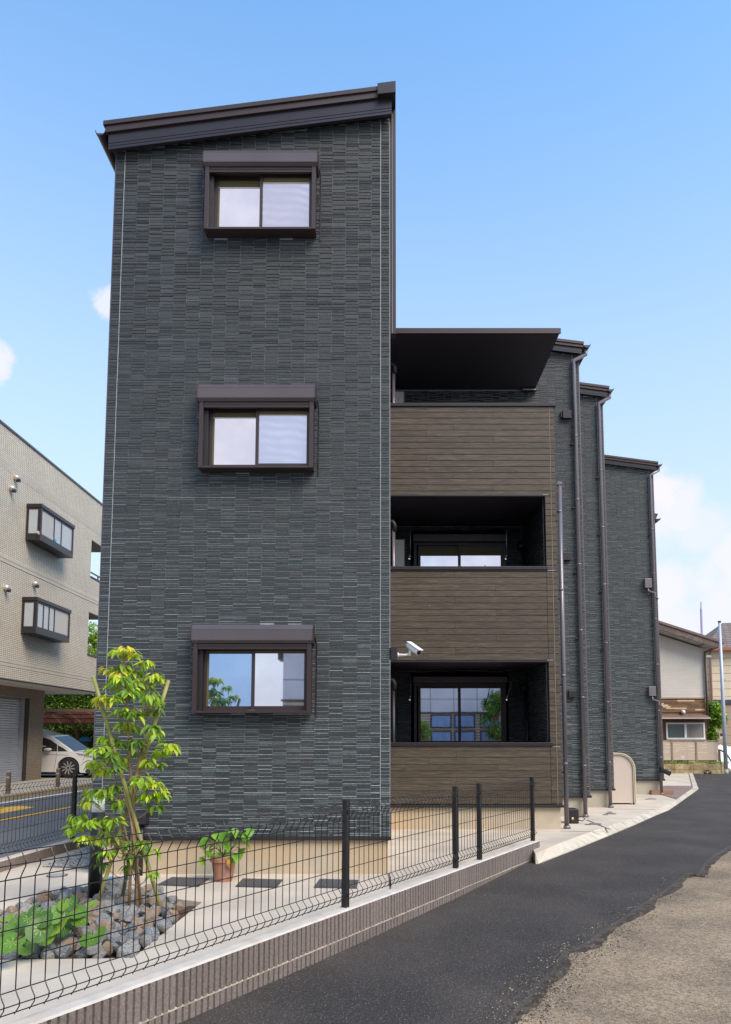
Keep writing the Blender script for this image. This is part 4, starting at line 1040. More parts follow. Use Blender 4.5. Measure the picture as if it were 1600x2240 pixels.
for k in range(60):   # a few stones lying on top of the others
    x, y, r_ = rnd.choice(placed); 
    if inpoly(x, y, soil_l): continue
    x += rnd.uniform(-.06, .06); y += rnd.uniform(-.06, .06); r2 = rnd.uniform(.04, .06)
    if not inpoly(x, y, bed): continue
    o = link('stone', SM[rnd.randrange(len(SM))], rock, (x, y, r_ * .8 + .02)); o.rotation_euler = (rnd.uniform(-.5, .5), rnd.uniform(-.5, .5), rnd.uniform(0, 6.3)); o.scale = (r2 * 1.2, r2, r2 * .75)

# ================================================================== LEAVES
def leafmat(name, col, trans=.35, rough=.45):
    m, t, b = newmat(name); N = t.nodes.new; L = t.links.new
    oi = N('ShaderNodeObjectInfo'); c = N('ShaderNodeTexCoord'); n = N('ShaderNodeTexNoise'); n.inputs['Scale'].default_value = 8; L(c.outputs['Object'], n.inputs[0])
    h = N('ShaderNodeHueSaturation'); h.inputs['Color'].default_value = (*col, 1)
    r = N('ShaderNodeMapRange'); L(n.outputs[0], r.inputs[0]); r.inputs[1].default_value = .3; r.inputs[2].default_value = .7; r.inputs[3].default_value = .75; r.inputs[4].default_value = 1.3; L(r.outputs[0], h.inputs['Value'])
    L(h.outputs[0], b.inputs['Base Color']); b.inputs['Roughness'].default_value = rough
    tr = N('ShaderNodeBsdfTranslucent'); h2 = N('ShaderNodeHueSaturation'); L(h.outputs[0], h2.inputs['Color']); h2.inputs['Value'].default_value = 1.6; h2.inputs['Hue'].default_value = .485; L(h2.outputs[0], tr.inputs[0])
    mx = N('ShaderNodeMixShader'); mx.inputs[0].default_value = trans; L(b.outputs[0], mx.inputs[1]); L(tr.outputs[0], mx.inputs[2]); L(mx.outputs[0], t.nodes['Material Output'].inputs[0])
    return m
LG = [leafmat('leaf_green', (.12, .25, .018)), leafmat('leaf_mid', (.27, .43, .025)), leafmat('leaf_yellow_green', (.48, .58, .035)), leafmat('leaf_yellow', (.64, .58, .05)), leafmat('leaf_dark', (.07, .15, .02))]
def leaf_mesh(name, L_, W, droop, m, seg=5, fold=.25, tip=.8):
    """leaf along +x, folded along its midrib, drooping"""
    vs = []; fs = []
    for i in range(seg + 1):
        t = i / seg; w_ = W * math.sin(math.pi * min(1, t ** tip * .97 + .03)) ** .8 * .5
        if i == seg: w_ = 0.0005
        x = L_ * (t - .12 * droop * t * t); z = -droop * L_ * t * t * .6
        vs += [(x, -w_, z + w_ * fold), (x, 0, z), (x, w_, z + w_ * fold)]
    for i in range(seg):
        a = i * 3; fs += [(a, a + 3, a + 4, a + 1), (a + 1, a + 4, a + 5, a + 2)]
    me = bpy.data.meshes.new(name); me.from_pydata(vs, [], fs); me.materials.append(m); me.shade_smooth(); return me
def leaf_geo(me, loc, eul, s):
    M_ = Matrix.LocRotScale(Vector(loc), eul, Vector((s, s, s))); return [tuple(M_ @ v.co) for v in me.vertices], [tuple(p.vertices) for p in me.polygons]

# ================================================================== YOUNG TREE
from mathutils import Euler
TY = 6.22
tb = SZ(296, 1999, 0)
tree = thing('young_tree', (tb[0], tb[1], 0), 'young slender tree with glossy yellow green drooping leaves, held by bamboo stakes', 'tree')
bark = mat('tan_bark', (.27, .17, .085), .85, var=.35, vs=40, bump=.5, bs=60, stretch=(1, 1, .3))
def TP(px, py, dy=0): return Vector(SY(px, py, TY + dy))
stems = [([(300, 2006), (300, 1940), (296, 1850), (290, 1760), (285, 1680), (280, 1600), (277, 1530), (272, 1450), (270, 1415)], [.018, .0165, .015, .013, .011, .009, .007, .005, .003]),
         ([(282, 1992), (286, 1900), (291, 1800), (298, 1700), (310, 1650), (318, 1625), (313, 1600), (318, 1560), (330, 1500)], [.014, .013, .012, .014, .013, .011, .007, .005, .003]),
         ([(306, 2008), (306, 1950), (292, 1880), (270, 1800), (262, 1740), (250, 1690), (235, 1640)], [.013, .012, .010, .009, .007, .006, .004]),
         ([(312, 1985), (302, 1900), (285, 1790), (266, 1700), (258, 1640)], [.009, .008, .007, .006, .004])]
for i, (pts, rs) in enumerate(stems):
    mb = MB(); mb.tube([TP(x + random.uniform(-1, 1), y, .02 * math.sin(k + i) + (.05 if i == 2 else 0)) - (Vector((0, 0, .04)) if k == 0 else Vector((0, 0, 0))) for k, (x, y) in enumerate(pts)], rs, 8)
    put('trunk', mb, bark, tree, smooth=True)
CL = [(262, 1425, 20, 9, 2), (288, 1432, 20, 9, 2), (275, 1418, 12, 6, 3), (270, 1462, 26, 11, 1), (300, 1470, 18, 8, 1), (316, 1448, 13, 6, 2), (262, 1485, 20, 9, 0), (290, 1490, 24, 10, 1),
      (240, 1466, 20, 9, 3), (262, 1475, 14, 6, 3), (250, 1498, 14, 6, 3), (338, 1480, 18, 9, 2), (322, 1500, 16, 7, 0), (248, 1525, 26, 12, 1), (228, 1530, 15, 6, 3), (222, 1525, 9, 5, 3), (280, 1515, 24, 10, 0), (302, 1512, 26, 10, 2), (330, 1522, 22, 10, 1), (345, 1535, 14, 7, 1),
      (270, 1555, 20, 9, 0), (292, 1560, 24, 11, 0), (335, 1555, 18, 8, 0), (272, 1585, 20, 9, 2), (290, 1592, 15, 7, 0), (330, 1590, 20, 9, 0), (343, 1605, 14, 6, 1),
      (240, 1615, 28, 12, 1), (262, 1625, 18, 8, 0), (215, 1638, 24, 10, 1), (238, 1650, 26, 12, 0), (300, 1625, 22, 10, 4), (372, 1632, 22, 9, 2), (352, 1645, 15, 7, 1), (268, 1660, 20, 9, 1), (300, 1650, 14, 6, 4),
      (205, 1668, 20, 9, 2), (222, 1685, 22, 10, 2), (250, 1680, 18, 8, 4), (325, 1665, 18, 8, 1), (345, 1672, 13, 5, 0), (310, 1705, 30, 13, 1), (338, 1715, 26, 12, 2), (352, 1738, 20, 9, 1), (325, 1740, 24, 10, 1), (338, 1765, 16, 7, 0),
      (205, 1735, 26, 12, 2), (232, 1735, 24, 11, 1), (252, 1722, 16, 7, 0), (195, 1755, 20, 8, 2), (258, 1755, 16, 7, 0), (170, 1790, 26, 12, 1), (190, 1800, 24, 10, 1), (225, 1795, 20, 9, 0), (248, 1795, 20, 9, 1), (162, 1815, 16, 7, 1), (185, 1832, 20, 8, 2), (240, 1812, 12, 5, 4),
      (220, 1835, 16, 7, 1), (245, 1835, 20, 9, 1), (262, 1850, 16, 7, 1), (288, 1842, 16, 7, 0), (230, 1865, 14, 6, 0), (290, 1870, 16, 7, 0), (318, 1845, 14, 6, 0), (335, 1860, 12, 5, 1), (285, 1895, 12, 5, 1), (335, 1910, 8, 4, 1), (222, 1890, 10, 4, 0)]
LMs = [[leaf_mesh('leaf', .086, .032, random.uniform(.3, 1.1), m, fold=random.uniform(.1, .5)) for _ in range(3)] for m in LG]
rnd = random.Random(5); leaves = []
tw = MB()
trunk_pts = [TP(x, y) for x, y in stems[0][0]] + [TP(x, y) for x, y in stems[1][0][3:]] + [TP(x, y) for x, y in stems[2][0][2:]]
for (px, py, rp, n, tone) in CL:
    c = TP(px, py, rnd.uniform(-.16, .16)); rr_ = rp / 258
    # twig from the nearest lower point of a stem
    cand = [p for p in trunk_pts if p.z < c.z - .02] or trunk_pts
    s0 = min(cand, key=lambda p: (p - c).length + rnd.uniform(0, .05)); mid = s0.lerp(c, .5) + Vector((rnd.uniform(-.02, .02), rnd.uniform(-.02, .02), -.02))
    tw.tube([s0, mid, c], [.0045, .0032, .002], 5)
    for k in range(int(n * 3.6)):
        ang = rnd.uniform(0, 2 * math.pi); off = Vector((math.cos(ang), math.sin(ang) * .8, rnd.uniform(-.5, .7))) * rr_ * rnd.uniform(.05, .75)
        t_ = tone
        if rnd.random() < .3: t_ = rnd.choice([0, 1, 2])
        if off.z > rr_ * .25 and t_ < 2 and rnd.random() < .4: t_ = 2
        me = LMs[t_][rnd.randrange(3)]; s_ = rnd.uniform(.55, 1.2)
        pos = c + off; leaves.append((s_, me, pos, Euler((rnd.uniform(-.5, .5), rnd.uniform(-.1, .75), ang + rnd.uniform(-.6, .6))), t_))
        if rnd.random() < .4: tw.tube([c, pos], .0012, 4)
put('twig', tw, bark, tree)
leaves.sort(key=lambda q: -q[0])
for (s_, me, pos, e, t_) in leaves[:300]:
    o = link('leaf', me, tree, pos); o.rotation_euler = e; o.scale = (s_, s_, s_)
mb = MB()
for (s_, me, pos, e, t_) in leaves[300:]:
    v, f = leaf_geo(me, pos, e, s_); mb.cur = t_; mb.add(v, f)
o = put('leaves', mb, LG, tree, smooth=True); o['kind'] = 'stuff'
# bamboo stakes
bam = mat('bamboo_green_tan', (.33, .29, .09), .5, var=.2, vs=8, col2=(.20, .24, .05), cs=3, cthr=(.4, .65))
def stake(pa, pb, dya, dyb, lab):
    a, b = TP(*pa, dya), TP(*pb, dyb); a.z = max(a.z, -.03); d = b - a; L_ = d.length
    t = thing('bamboo_stake', a, lab, 'bamboo stake', 'bamboo stakes propping the young tree'); mb = MB(); n = max(2, int(L_ / .27)); pts = []; rs = []
    for k in range(n + 1):
        f = k / n; p = a + d * f
        if 0 < k < n: pts += [p - d.normalized() * .012, p - d.normalized() * .003, p + d.normalized() * .003, p + d.normalized() * .012]; rs += [.0165, .019, .0175, .0165]
        else: pts.append(p); rs.append(.0165)
    mb.tube(pts, rs, 12); put('culm', mb, bam, t, smooth=True)
    mb = MB(); mb.tube([b - d.normalized() * .001, b + d.normalized() * .0015], .013, 12); put('cut_end', mb, MT['cream'], t)
    for k in range(1, n):
        p = a + d * (k / n); mb = MB(); mb.tube([p - d.normalized() * .003, p + d.normalized() * .002], .0195, 12); put('node_ring', mb, mat('bamboo_node', (.20, .16, .05), .6) if 'bn' not in MT else MT['bn'], t)
stake((357, 2006), (204, 1480), .02, -.03, 'bamboo stake leaning left, its top nearest the tiled building')
stake((207, 1998), (369, 1489), .05, .09, 'bamboo stake leaning right in front of the dark tiled wall')
stake((268, 1960), (300, 1800), .35, .12, 'short third bamboo stake standing behind the tree stems')

# ================================================================== GARDEN PLANTS
LB = [leafmat('broad_leaf_green', (.10, .22, .022), .25), leafmat('broad_leaf_light', (.18, .31, .03), .25), leafmat('broad_leaf_dark', (.065, .15, .02), .25)]
def round_leaf(m, R_=1, seed=0):
    rnd = random.Random(seed); n = 28; vs = [(0, 0, 0)]; fs = []
    for ring, rr_ in ((1, .5), (2, 1.0)):
        for i in range(n):
            a = -math.pi + .32 + (2 * math.pi - .64) * i / (n - 1); r_ = rr_ * (1 + .012 * math.sin(a * 9) * ring - .10 * math.cos(a))
            vs.append((r_ * math.cos(a) + .25 * rr_, r_ * math.sin(a), .10 * rr_ * rr_ * abs(math.sin(a)) + .018 * math.sin(a * 5 + seed) * rr_ - .10 * rr_ * math.cos(a) * rr_))
    for i in range(n - 1): fs += [(0, 1 + i, 2 + i), (1 + i, 1 + n + i, 2 + n + i, 2 + i)]
    me = bpy.data.meshes.new('leaf'); me.from_pydata(vs, [], fs); me.materials.append(m); me.materials.append(MT['veinleaf']); me.shade_smooth()
    for i in range(n - 1):
        if i % 4 == 1: me.polygons[2 * i].material_index = 1
    return me
MT['veinleaf'] = leafmat('broad_leaf_vein', (.24, .36, .07), .25)
RLm = [round_leaf(LB[i % 3], seed=i) for i in range(6)]
lp = SZ(130, 2045, 0)
lig = thing('leopard_plant', lp, 'low clump of broad round green leaves among the stones beside the lamp post', 'plant')
stalk = mat('leaf_stalk', (.22, .20, .06), .6)
spec_ = [(27, 2060, 30, .16), (8, 2048, 22, .12), (62, 2008, 22, .25), (38, 2012, 16, .2), (15, 2006, 15, .2), (88, 2030, 27, .22), (112, 1998, 24, .28), (132, 2012, 22, .22), (150, 1972, 22, .30), (165, 1994, 24, .24), (118, 2022, 26, .2), (80, 1992, 18, .28),
         (180, 2008, 22, .2), (100, 2052, 18, .12), (70, 2052, 17, .1), (45, 2035, 20, .15), (140, 1975, 15, .34), (126, 1983, 18, .3), (205, 2046, 30, .12), (205, 1976, 16, .16), (95, 2010, 20, .27), (160, 2018, 18, .16), (56, 2072, 18, .08), (140, 2035, 16, .12), (24, 2028, 18, .18)]
for k, (px, py, rp, h) in enumerate(spec_):
    p = Vector(SZ(px, py + 2, h)); s_ = rp / 262 * .80
    o = link('leaf', RLm[k % 6], lig, p); o.rotation_euler = (Matrix.Rotation(rnd.uniform(.35, .95), 3, 'X') @ Matrix.Rotation(rnd.uniform(-.35, .35), 3, 'Y') @ Matrix.Rotation(rnd.uniform(-2.8, -.2), 3, 'Z')).to_euler(); o.scale = (s_, s_, s_)
    root_ = Vector(SZ(130 + (px - 130) * .45, 2048 + (py - 2030) * .2, 0)) if k != 18 else Vector(SZ(200, 2060, 0)); root_.z = -.03
    mb = MB(); mb.tube([root_, root_.lerp(p, .55) + Vector((0, 0, .06)), p], .0045, 5); put('stalk', mb, stalk, lig, smooth=True)
# potted plant
pp = SZ(488, 1928, 0); pp = (pp[0], pp[1] + .02, 0)
pot = thing('potted_plant', pp, 'green leafy plant in a terracotta pot standing by the foundation wall', 'potted plant')
ter = mat('terracotta', (.36, .16, .10), .8, var=.15, vs=12, bump=.2, bs=80, col2=(.44, .25, .19), cs=5)
mb = MB(); n = 24; prof = [(.085, 0), (.098, .05), (.122, .195), (.124, .197), (.138, .2), (.142, .262), (.130, .262), (.125, .215)]
for i, (r_, z) in enumerate(prof):
    pass
vs = [(pp[0] + r_ * math.cos(2 * math.pi * j / n), pp[1] + r_ * math.sin(2 * math.pi * j / n), z) for r_, z in prof for j in range(n)]
mb.add(vs, [(i * n + j, i * n + (j + 1) % n, (i + 1) * n + (j + 1) % n, (i + 1) * n + j) for i in range(len(prof) - 1) for j in range(n)]); mb.add([(pp[0] + .126 * math.cos(2 * math.pi * j / n), pp[1] + .126 * math.sin(2 * math.pi * j / n), .22) for j in range(n)], [tuple(range(n))])
put('pot', mb, ter, pot, smooth=False)
mb = MB(); mb.add([(pp[0] + .124 * math.cos(2 * math.pi * j / n), pp[1] + .124 * math.sin(2 * math.pi * j / n), .228) for j in range(n)], [tuple(range(n))]); put('soil', mb, soil, pot)
LP = [leafmat('pot_leaf', (.13, .30, .02), .35), leafmat('pot_leaf_light', (.20, .40, .035), .35)]
PL = [leaf_mesh('leaf', .15, .115, d, m, seg=6, fold=.22, tip=.62) for d in (.3, .7, 1.0) for m in LP]
for k, (px, py) in enumerate([(455, 1832), (470, 1824), (490, 1820), (512, 1812), (500, 1832), (475, 1845), (492, 1850), (460, 1850), (520, 1830), (540, 1822), (546, 1812), (478, 1866), (498, 1868), (515, 1852), (448, 1862), (440, 1876), (530, 1840), (534, 1856), (466, 1868), (505, 1818), (484, 1836), (455, 1842), (512, 1868), (470, 1856), (525, 1822), (488, 1878)]):
    p = Vector(SY(px, py, pp[1] + rnd.uniform(-.12, .06))); a = math.atan2(p.y - pp[1], p.x - pp[0]) + rnd.uniform(-.5, .5)
    if rnd.random() < .4: a = -math.pi / 2 + rnd.uniform(-.8, .8)
    o = link('leaf', PL[k % 6], pot, p); o.rotation_euler = (rnd.uniform(-.3, .3), rnd.uniform(.1, .8), a); s_ = rnd.uniform(.65, .95); o.scale = (s_, s_, s_)
    mb = MB(); c0 = Vector((pp[0] + rnd.uniform(-.03, .03), pp[1] + rnd.uniform(-.03, .03), .225)); mb.tube([c0, c0.lerp(p, .5) + Vector((0, 0, .03)), p], .003, 5); put('stalk', mb, LP[0], pot)
p = Vector(SY(502, 1880, pp[1] - .15)); o = link('leaf', leaf_mesh('leaf', .09, .05, .9, mat('withered_leaf', (.62, .30, .04), .6)), pot, p); o.rotation_euler = (0, 1.2, -1.8)

# ================================================================== YARD FITTINGS
def bollard_light(x, y, h, r_, lab):
    t = thing('bollard_light', (x, y, 0), lab, 'bollard light'); mb = MB(); mb.tube([(x, y, -.02), (x, y, h - .16)], r_, 20); o = put('post', mb, MT['black'], t, smooth=True)
    mb = MB(); mb.tube([(x, y, h - .16), (x, y, h)], r_ * .96, 20); put('lamp_cover', mb, MT['lampwhite'], t, smooth=True); return t
x, y, _ = SZ(208, 1960, 0); bollard_light(x, y, .92, .060, 'black bollard light with a white top rising from the stones behind the young tree')
x, y, _ = SZ(1495, 1688, 0); bollard_light(x, y, .62, .075, 'black bollard light with a white top at the far end of the paved yard')
def cover(name, quad, m, lab, cat, ribs=True):
    q = [Vector(SZ(*p, 0)) for p in quad]; c = sum(q, Vector()) / 4
    t = thing(name, c, lab, cat, None); mb = MB(); mb.prism([p + Vector((0, 0, .009)) for p in q], (0, 0, -.02)); put('frame', mb, MT['covframe'], t)
    mb = MB(); k = 11
    for i in range(k):
        f0, f1 = .05 + .9 * i / k, .05 + .9 * (i + .62) / k
        a, b = q[0].lerp(q[1], f0), q[0].lerp(q[1], f1); d_, c_ = q[3].lerp(q[2], f0), q[3].lerp(q[2], f1)
        a2, b2, c2, d2 = a.lerp(d_, .06), b.lerp(c_, .06), b.lerp(c_, .94), a.lerp(d_, .94)
        mb.prism([v + Vector((0, 0, .012)) for v in (a2, b2, c2, d2)], (0, 0, -.004))
    put('grid', mb, m, t)
MT['covframe'] = mat('cover_frame', (.06, .06, .065), .6, var=.3, vs=40)
gm = mat('cast_cover', (.085, .085, .09), .6, var=.4, vs=60)
cover('drain_cover', [(343, 1937.5), (434, 1941), (458, 1923.5), (376.5, 1920.5)], gm, 'dark ribbed drain cover in the paving left of the terracotta pot', 'drain cover')
cover('drain_cover', [(515, 1941), (605, 1943.5), (619, 1926), (532, 1923.5)], gm, 'dark ribbed drain cover in the paving just right of the terracotta pot', 'drain cover')
cover('drain_cover', [(687, 1943), (781, 1945), (784.5, 1927), (700, 1924.5)], gm, 'dark ribbed drain cover behind the nearest thick fence post', 'drain cover')
MT['covframe'] = mat('blue_cover_frame', (.03, .22, .50), .5)
cover('meter_cover', [(225, 1935), (268, 1936), (285, 1921.5), (240, 1919.5)], mat('blue_cover', (.04, .33, .62), .5), 'bright blue water meter cover in the paving behind the bamboo', 'meter cover')
MT['covframe'] = None
def disc(px, py, r_, m, lab, cat='manhole cover', grp=None):
    c = SZ(px, py, 0); t = thing('manhole_cover', c, lab, cat, grp); mb = MB(); mb.tube([(c[0], c[1], -.01), (c[0], c[1], .007)], r_, 24); put('rim', mb, gm, t)
    mb = MB(); mb.tube([(c[0], c[1], .0), (c[0], c[1], .010)], r_ * .86, 24); put('lid', mb, mat('lid_concrete', (.33, .32, .30), .8, var=.3, vs=50) if m is None else m, t)
disc(125, 1916, .105, None, 'small round grey manhole cover in the paving at far left')
md = mat('lid_dark', (.20, .19, .19), .7, var=.3, vs=40)
for (px, py, r_, lab) in [(1303, 1803, .10, 'largest round lid in the paving beside the first downpipe gap'), (1287, 1804.5, .052, 'small round lid beside the water tap cabinet'), (1337, 1780.5, .098, 'larger round lid in the paving before the beige shed'), (1325, 1783, .05, 'small round lid at the left of the trio before the beige shed'),
                          (1335, 1777.2, .05, 'small round lid behind the larger one before the beige shed'), (1427, 1748.3, .095, 'larger round lid in the paving right of the beige shed'), (1416, 1749, .05, 'small round lid in the paving right of the beige shed')]:
    disc(px, py, r_, md, lab)
# tap cabinet
a, b = SY(1243, 1808, 12.35), SY(1267, 1770, 12.35)
tapb = thing('tap_cabinet', (a[0], 12.35, 0), 'dark brown metal cabinet with a brass tap between two downpipes', 'cabinet')
mb = MB(); mb.box(a[0], b[0], 12.35, 12.6, 0, b[2] - .0); bevel(put('body', mb, MT['darkmetal'], tapb), .02, 3)
mb = MB(); mb.tube([(a[0] + .075, 12.35, .085), (a[0] + .075, 12.32, .085)], .024, 12); put('tap', mb, mat('brass', (.55, .40, .22), .35, .7), tapb, smooth=True)
mb = MB(); mb.box(a[0] + .02, a[0] + .03, 12.335, 12.348, .08, b[2] - .12); put('handle', mb, MT['black'], tapb)
mb = MB(); mb.tube([(b[0], 12.4, .10), (b[0] + .06, 12.38, .115), (b[0] + .10, 12.36, .08), (b[0] + .06, 12.36, .045), (b[0], 12.38, .055)], .008, 8); put('hose', mb, MT['black'], tapb, smooth=True)
# bicycle shelter with rounded beige end panel
sy0 = 15.72; q0 = SY(1393.5, 1758, sy0); q1 = SY(1343, 1650, sy0)
shed = thing('storage_shelter', (q0[0], sy0, 0), 'beige metal storage shelter with a rounded top corner between the dark wall sections', 'shelter')
x0s, x1s, zt_s = X3 - .35, q0[0], q1[2] + .03; rad = .34
def shed_prof(inset, y, rad):
    P = [(x0s, y, .03), (x1s - inset, y, .03), (x1s - inset, y, zt_s - rad)]
    P += [(x1s - rad + (rad - inset) * math.cos(math.pi / 2 * i / 10), y, zt_s - rad + (rad - inset) * math.sin(math.pi / 2 * i / 10)) for i in range(1, 11)]
    P += [(x0s, y, zt_s - inset + .02)]; return P
shm = mat('beige_shelter_panel', (.55, .46, .385), .5, var=.03, vs=2)
mb = MB(); mb.prism(shed_prof(.055, sy0 + .03, rad), (0, .02, 0)); put('end_panel', mb, shm, shed)
oP = shed_prof(0, sy0, rad)[1:]; iP = shed_prof(.05, sy0, rad)[1:]
mb = MB(); n = len(oP); mb.add(oP + iP, [(i, i + 1, n + i + 1, n + i) for i in range(n - 1)]); mb.add([Vector(p) for p in oP] + [Vector(p) + Vector((0, 2.2, 0)) for p in oP], [(i, n + i, n + i + 1, i + 1) for i in range(n - 1)])
mb.add([Vector(p) for p in iP] + [Vector(p) + Vector((0, .04, 0)) for p in iP], [(i, i + 1, n + i + 1, n + i) for i in range(n - 1)])
put('frame', mb, mat('beige_frame', (.60, .50, .36), .4, .1, var=.03), shed)
mP = shed_prof(.026, sy0 - .003, rad)[1:]; mP2 = shed_prof(.034, sy0 - .003, rad)[1:]; mb = MB(); mb.add(mP + mP2, [(i, i + 1, n + i + 1, n + i) for i in range(n - 1)]); put('seam', mb, MT['bronze'], shed)
mb = MB(); mb.prism([(p[0], sy0 + 2.1, p[2]) for p in shed_prof(.03, 0, rad)], (0, .03, 0)); put('end_panel', mb, shm, shed)
mb = MB(); mb.box(x1s - .06, x1s - .03, sy0 + .02, sy0 + .06, -.0, .06); mb.box(x1s + .001, x1s + .006, sy0 + .02, sy0 + .1, zt_s - .52, zt_s - .49); mb.box(x1s + .001, x1s + .006, sy0 + .02, sy0 + .1, .78, .81); put('fixing', mb, MT['black'], shed)
# brown step block at the far entrance
p = SY(1453, 1739, SZ(1465, 1739, 0)[1]); q = SY(1475, 1729, p[1])
bk = boxpart('step_block', (p[0] - .3, p[1], .0), (q[0], p[1] + .45, q[2] - .0), mat('step_brown', (.27, .15, .10), .8, var=.15, vs=8), None, bev=.01)
tag(bk, 'low brown step block on the brown paving past the last wall corner', 'step')

# ================================================================== LEFT TILED BUILDING
LX, LXl = -10.1, -11.35
lt1 = brickmat('beige_wall_tile', (.74, .65, .51), (.64, .56, .44), (.27, .23, .175), .106, .0515, .008, axis='X')
lt2 = brickmat('beige_wall_tile_upright', (.68, .60, .475), (.62, .54, .425), (.30, .255, .195), .106, .0515, .007, axis='X', vert=True)
lt3 = brickmat('beige_wall_tile_front', (.74, .65, .51), (.64, .56, .44), (.27, .23, .175), .106, .0515, .008, axis='Y')
lt4 = brickmat('brown_pillar_tile', (.33, .255, .175), (.26, .20, .14), (.13, .105, .08), .106, .0515, .0055, axis='X')
LB_ = thing('tiled_building', (LX, 20, 0), 'beige tiled building with box bay windows and an overhanging upper storey across the street', 'building')
YE = 26.5; YO = 24.75; zS = 2.96; zR = 9.66; YS = 8
def Z_at(px, py, X): return SXp(px, py, X)[2]
o1 = (Z_at(187, 1257, LX), Z_at(187.5, 1172, LX)); o2 = (Z_at(181.5, 1431, LX), Z_at(184, 1334, LX))
# facade sheet with the two terrace openings
outer = [(YS, zS), (YE, zS), (YE, zR), (YS, zR)]
def facade(name, X, rects, holes, m, parent, th):
    mb = MB()
    for (y0, y1, z0, z1) in rects: mb.box(X - th, X, y0, y1, z0, z1)
    return put(name, mb, m, parent)
facade('facade', LX, [(YS, YO, zS, zR), (YO + .001, YE, zS, o2[0]), (YO + .001, YE, o2[1], o1[0]), (YO + .001, YE, o1[1], zR)], None, lt1, LB_, .18)
mb = MB(); mb.box(-24, LX - .181, YS, YO, zS + .01, zR - .02); put('upper_storeys', mb, lt3, LB_)
for (z0, z1) in [(zS + .01, zS + .25), (o2[1] + .0, o2[1] + .35), (o1[1], o1[1] + .3)]: boxpart('terrace_slab', (-16, YO + .002, z0), (LX - .181, YE, z1), mat('terrace_soffit', (.40, .35, .28), .8) if z0 < 3 else MT['tersof'] if 'tersof' in MT else MT.setdefault('tersof', mat('terrace_soffit2', (.33, .29, .24), .8)), LB_)
for (z0, z1) in [(zS + .26, o2[0]), (o2[1] + .351, o1[0])]: boxpart('end_parapet', (-16, YE - .15, z0), (LX - .182, YE - .001, z1), lt3, LB_)
boxpart('soffit', (-24, YS, zS - .02), (LX - .02, YE - .03, zS + .0), mat('pale_soffit', (.58, .52, .45), .8, var=.05), LB_)
boxpart('soffit_edge', (LX - .018, YS, zS - .03), (LX + .018, YE + .01, zS + .012), MT['black'], LB_)
boxpart('roof_edge', (LX - .25, YS, zR + .0), (LX + .03, YE + .03, zR + .06), mat('roof_edge_metal', (.12, .10, .095), .5, .3), LB_)
for zc_ in (Z_at(0, 1218, LX), Z_at(0, 1446, LX), Z_at(0, 1009, LX)):
    b = boxpart('tile_band', (LX + .0005, YS, zc_ - .10), (LX + .006, YE - .002, zc_ + .10), lt2, LB_)
    boxpart('band_groove', (LX + .0062, YS, zc_ - .004), (LX + .009, YE - .003, zc_ + .004), MT['caulk'], LB_)
for (z0, z1, y_off) in [o1 + (0,), o2 + (0,)]:
    boxpart('sill', (LX - .2, YO + .003, z0 + .0005), (LX + .02, YE + .02, z0 + .05), MT['bronze'] if z0 > 5 else MT['darkmetal'], LB_)
    boxpart('lintel_trim', (LX - .01, YO + .003, z1 - .04), (LX + .015, YE + .01, z1 - .0005), MT['bronze'], LB_)
rz = o1[0] + .24
mb = MB(); mb.box(LX - .10, LX - .06, YO + .01, YE, rz - .04, rz); mb.box(LX - .10, LX - .06, YO + .01, YO + .05, o1[0] + .05, rz - .041); mb.box(LX - .10, LX - .06, YO + .85, YO + .89, o1[0] + .05, rz - .041); mb.box(-16, LX - .101, YE - .1, YE - .06, rz - .04, rz); put('railing', mb, MT['bronze'], LB_)
# ground floor
YG = 24.45; ysh = SXp(53.5, 1600, LXl)[1]; zsh = Z_at(53, 1527, LXl)
mb = MB(); mb.box(-24, LXl, ysh + .28, YG, -.1, zS - .021); mb.box(-24, LXl, YS, ysh + .279, zsh, zS - .021); put('ground_floor', mb, lt4, LB_)
boxpart('shutter_jamb', (LXl - .2, ysh + .09, 0), (LXl - .03, ysh + .279, zsh - .001), MT['bronze'], LB_)
boxpart('shutter_rail', (LXl - .16, ysh, 0), (LXl - .06, ysh + .089, zsh - .001), mat('steel_rail', (.42, .43, .45), .4, .5), LB_)
sh = boxpart('roller_shutter', (LXl - .22, YS, 0), (LXl - .17, ysh + .01, zsh - .001), mat('shutter_back', (.25, .25, .26), .5), LB_)
sm = mat('shutter_slat_steel', (.50, .51, .54), .35, .45, var=.06, vs=4)
mb = MB(); z = 0.02; hh = .0755; y0_, y1_ = 14, ysh + .005
prof = [(0, 0), (.012, .010), (.022, .034), (.016, .058), (0, .0745)]
mb.add([(LXl - .169 + d, y_, zz) for d, zz in prof for y_ in (y0_, y1_)], [(2 * i, 2 * i + 1, 2 * i + 3, 2 * i + 2) for i in range(4)])
sme = mb.mesh('shutter_slat', [sm]); k = 0
while z + hh < zsh: link('shutter_slat', sme, sh, (0, 0, z)); z += hh
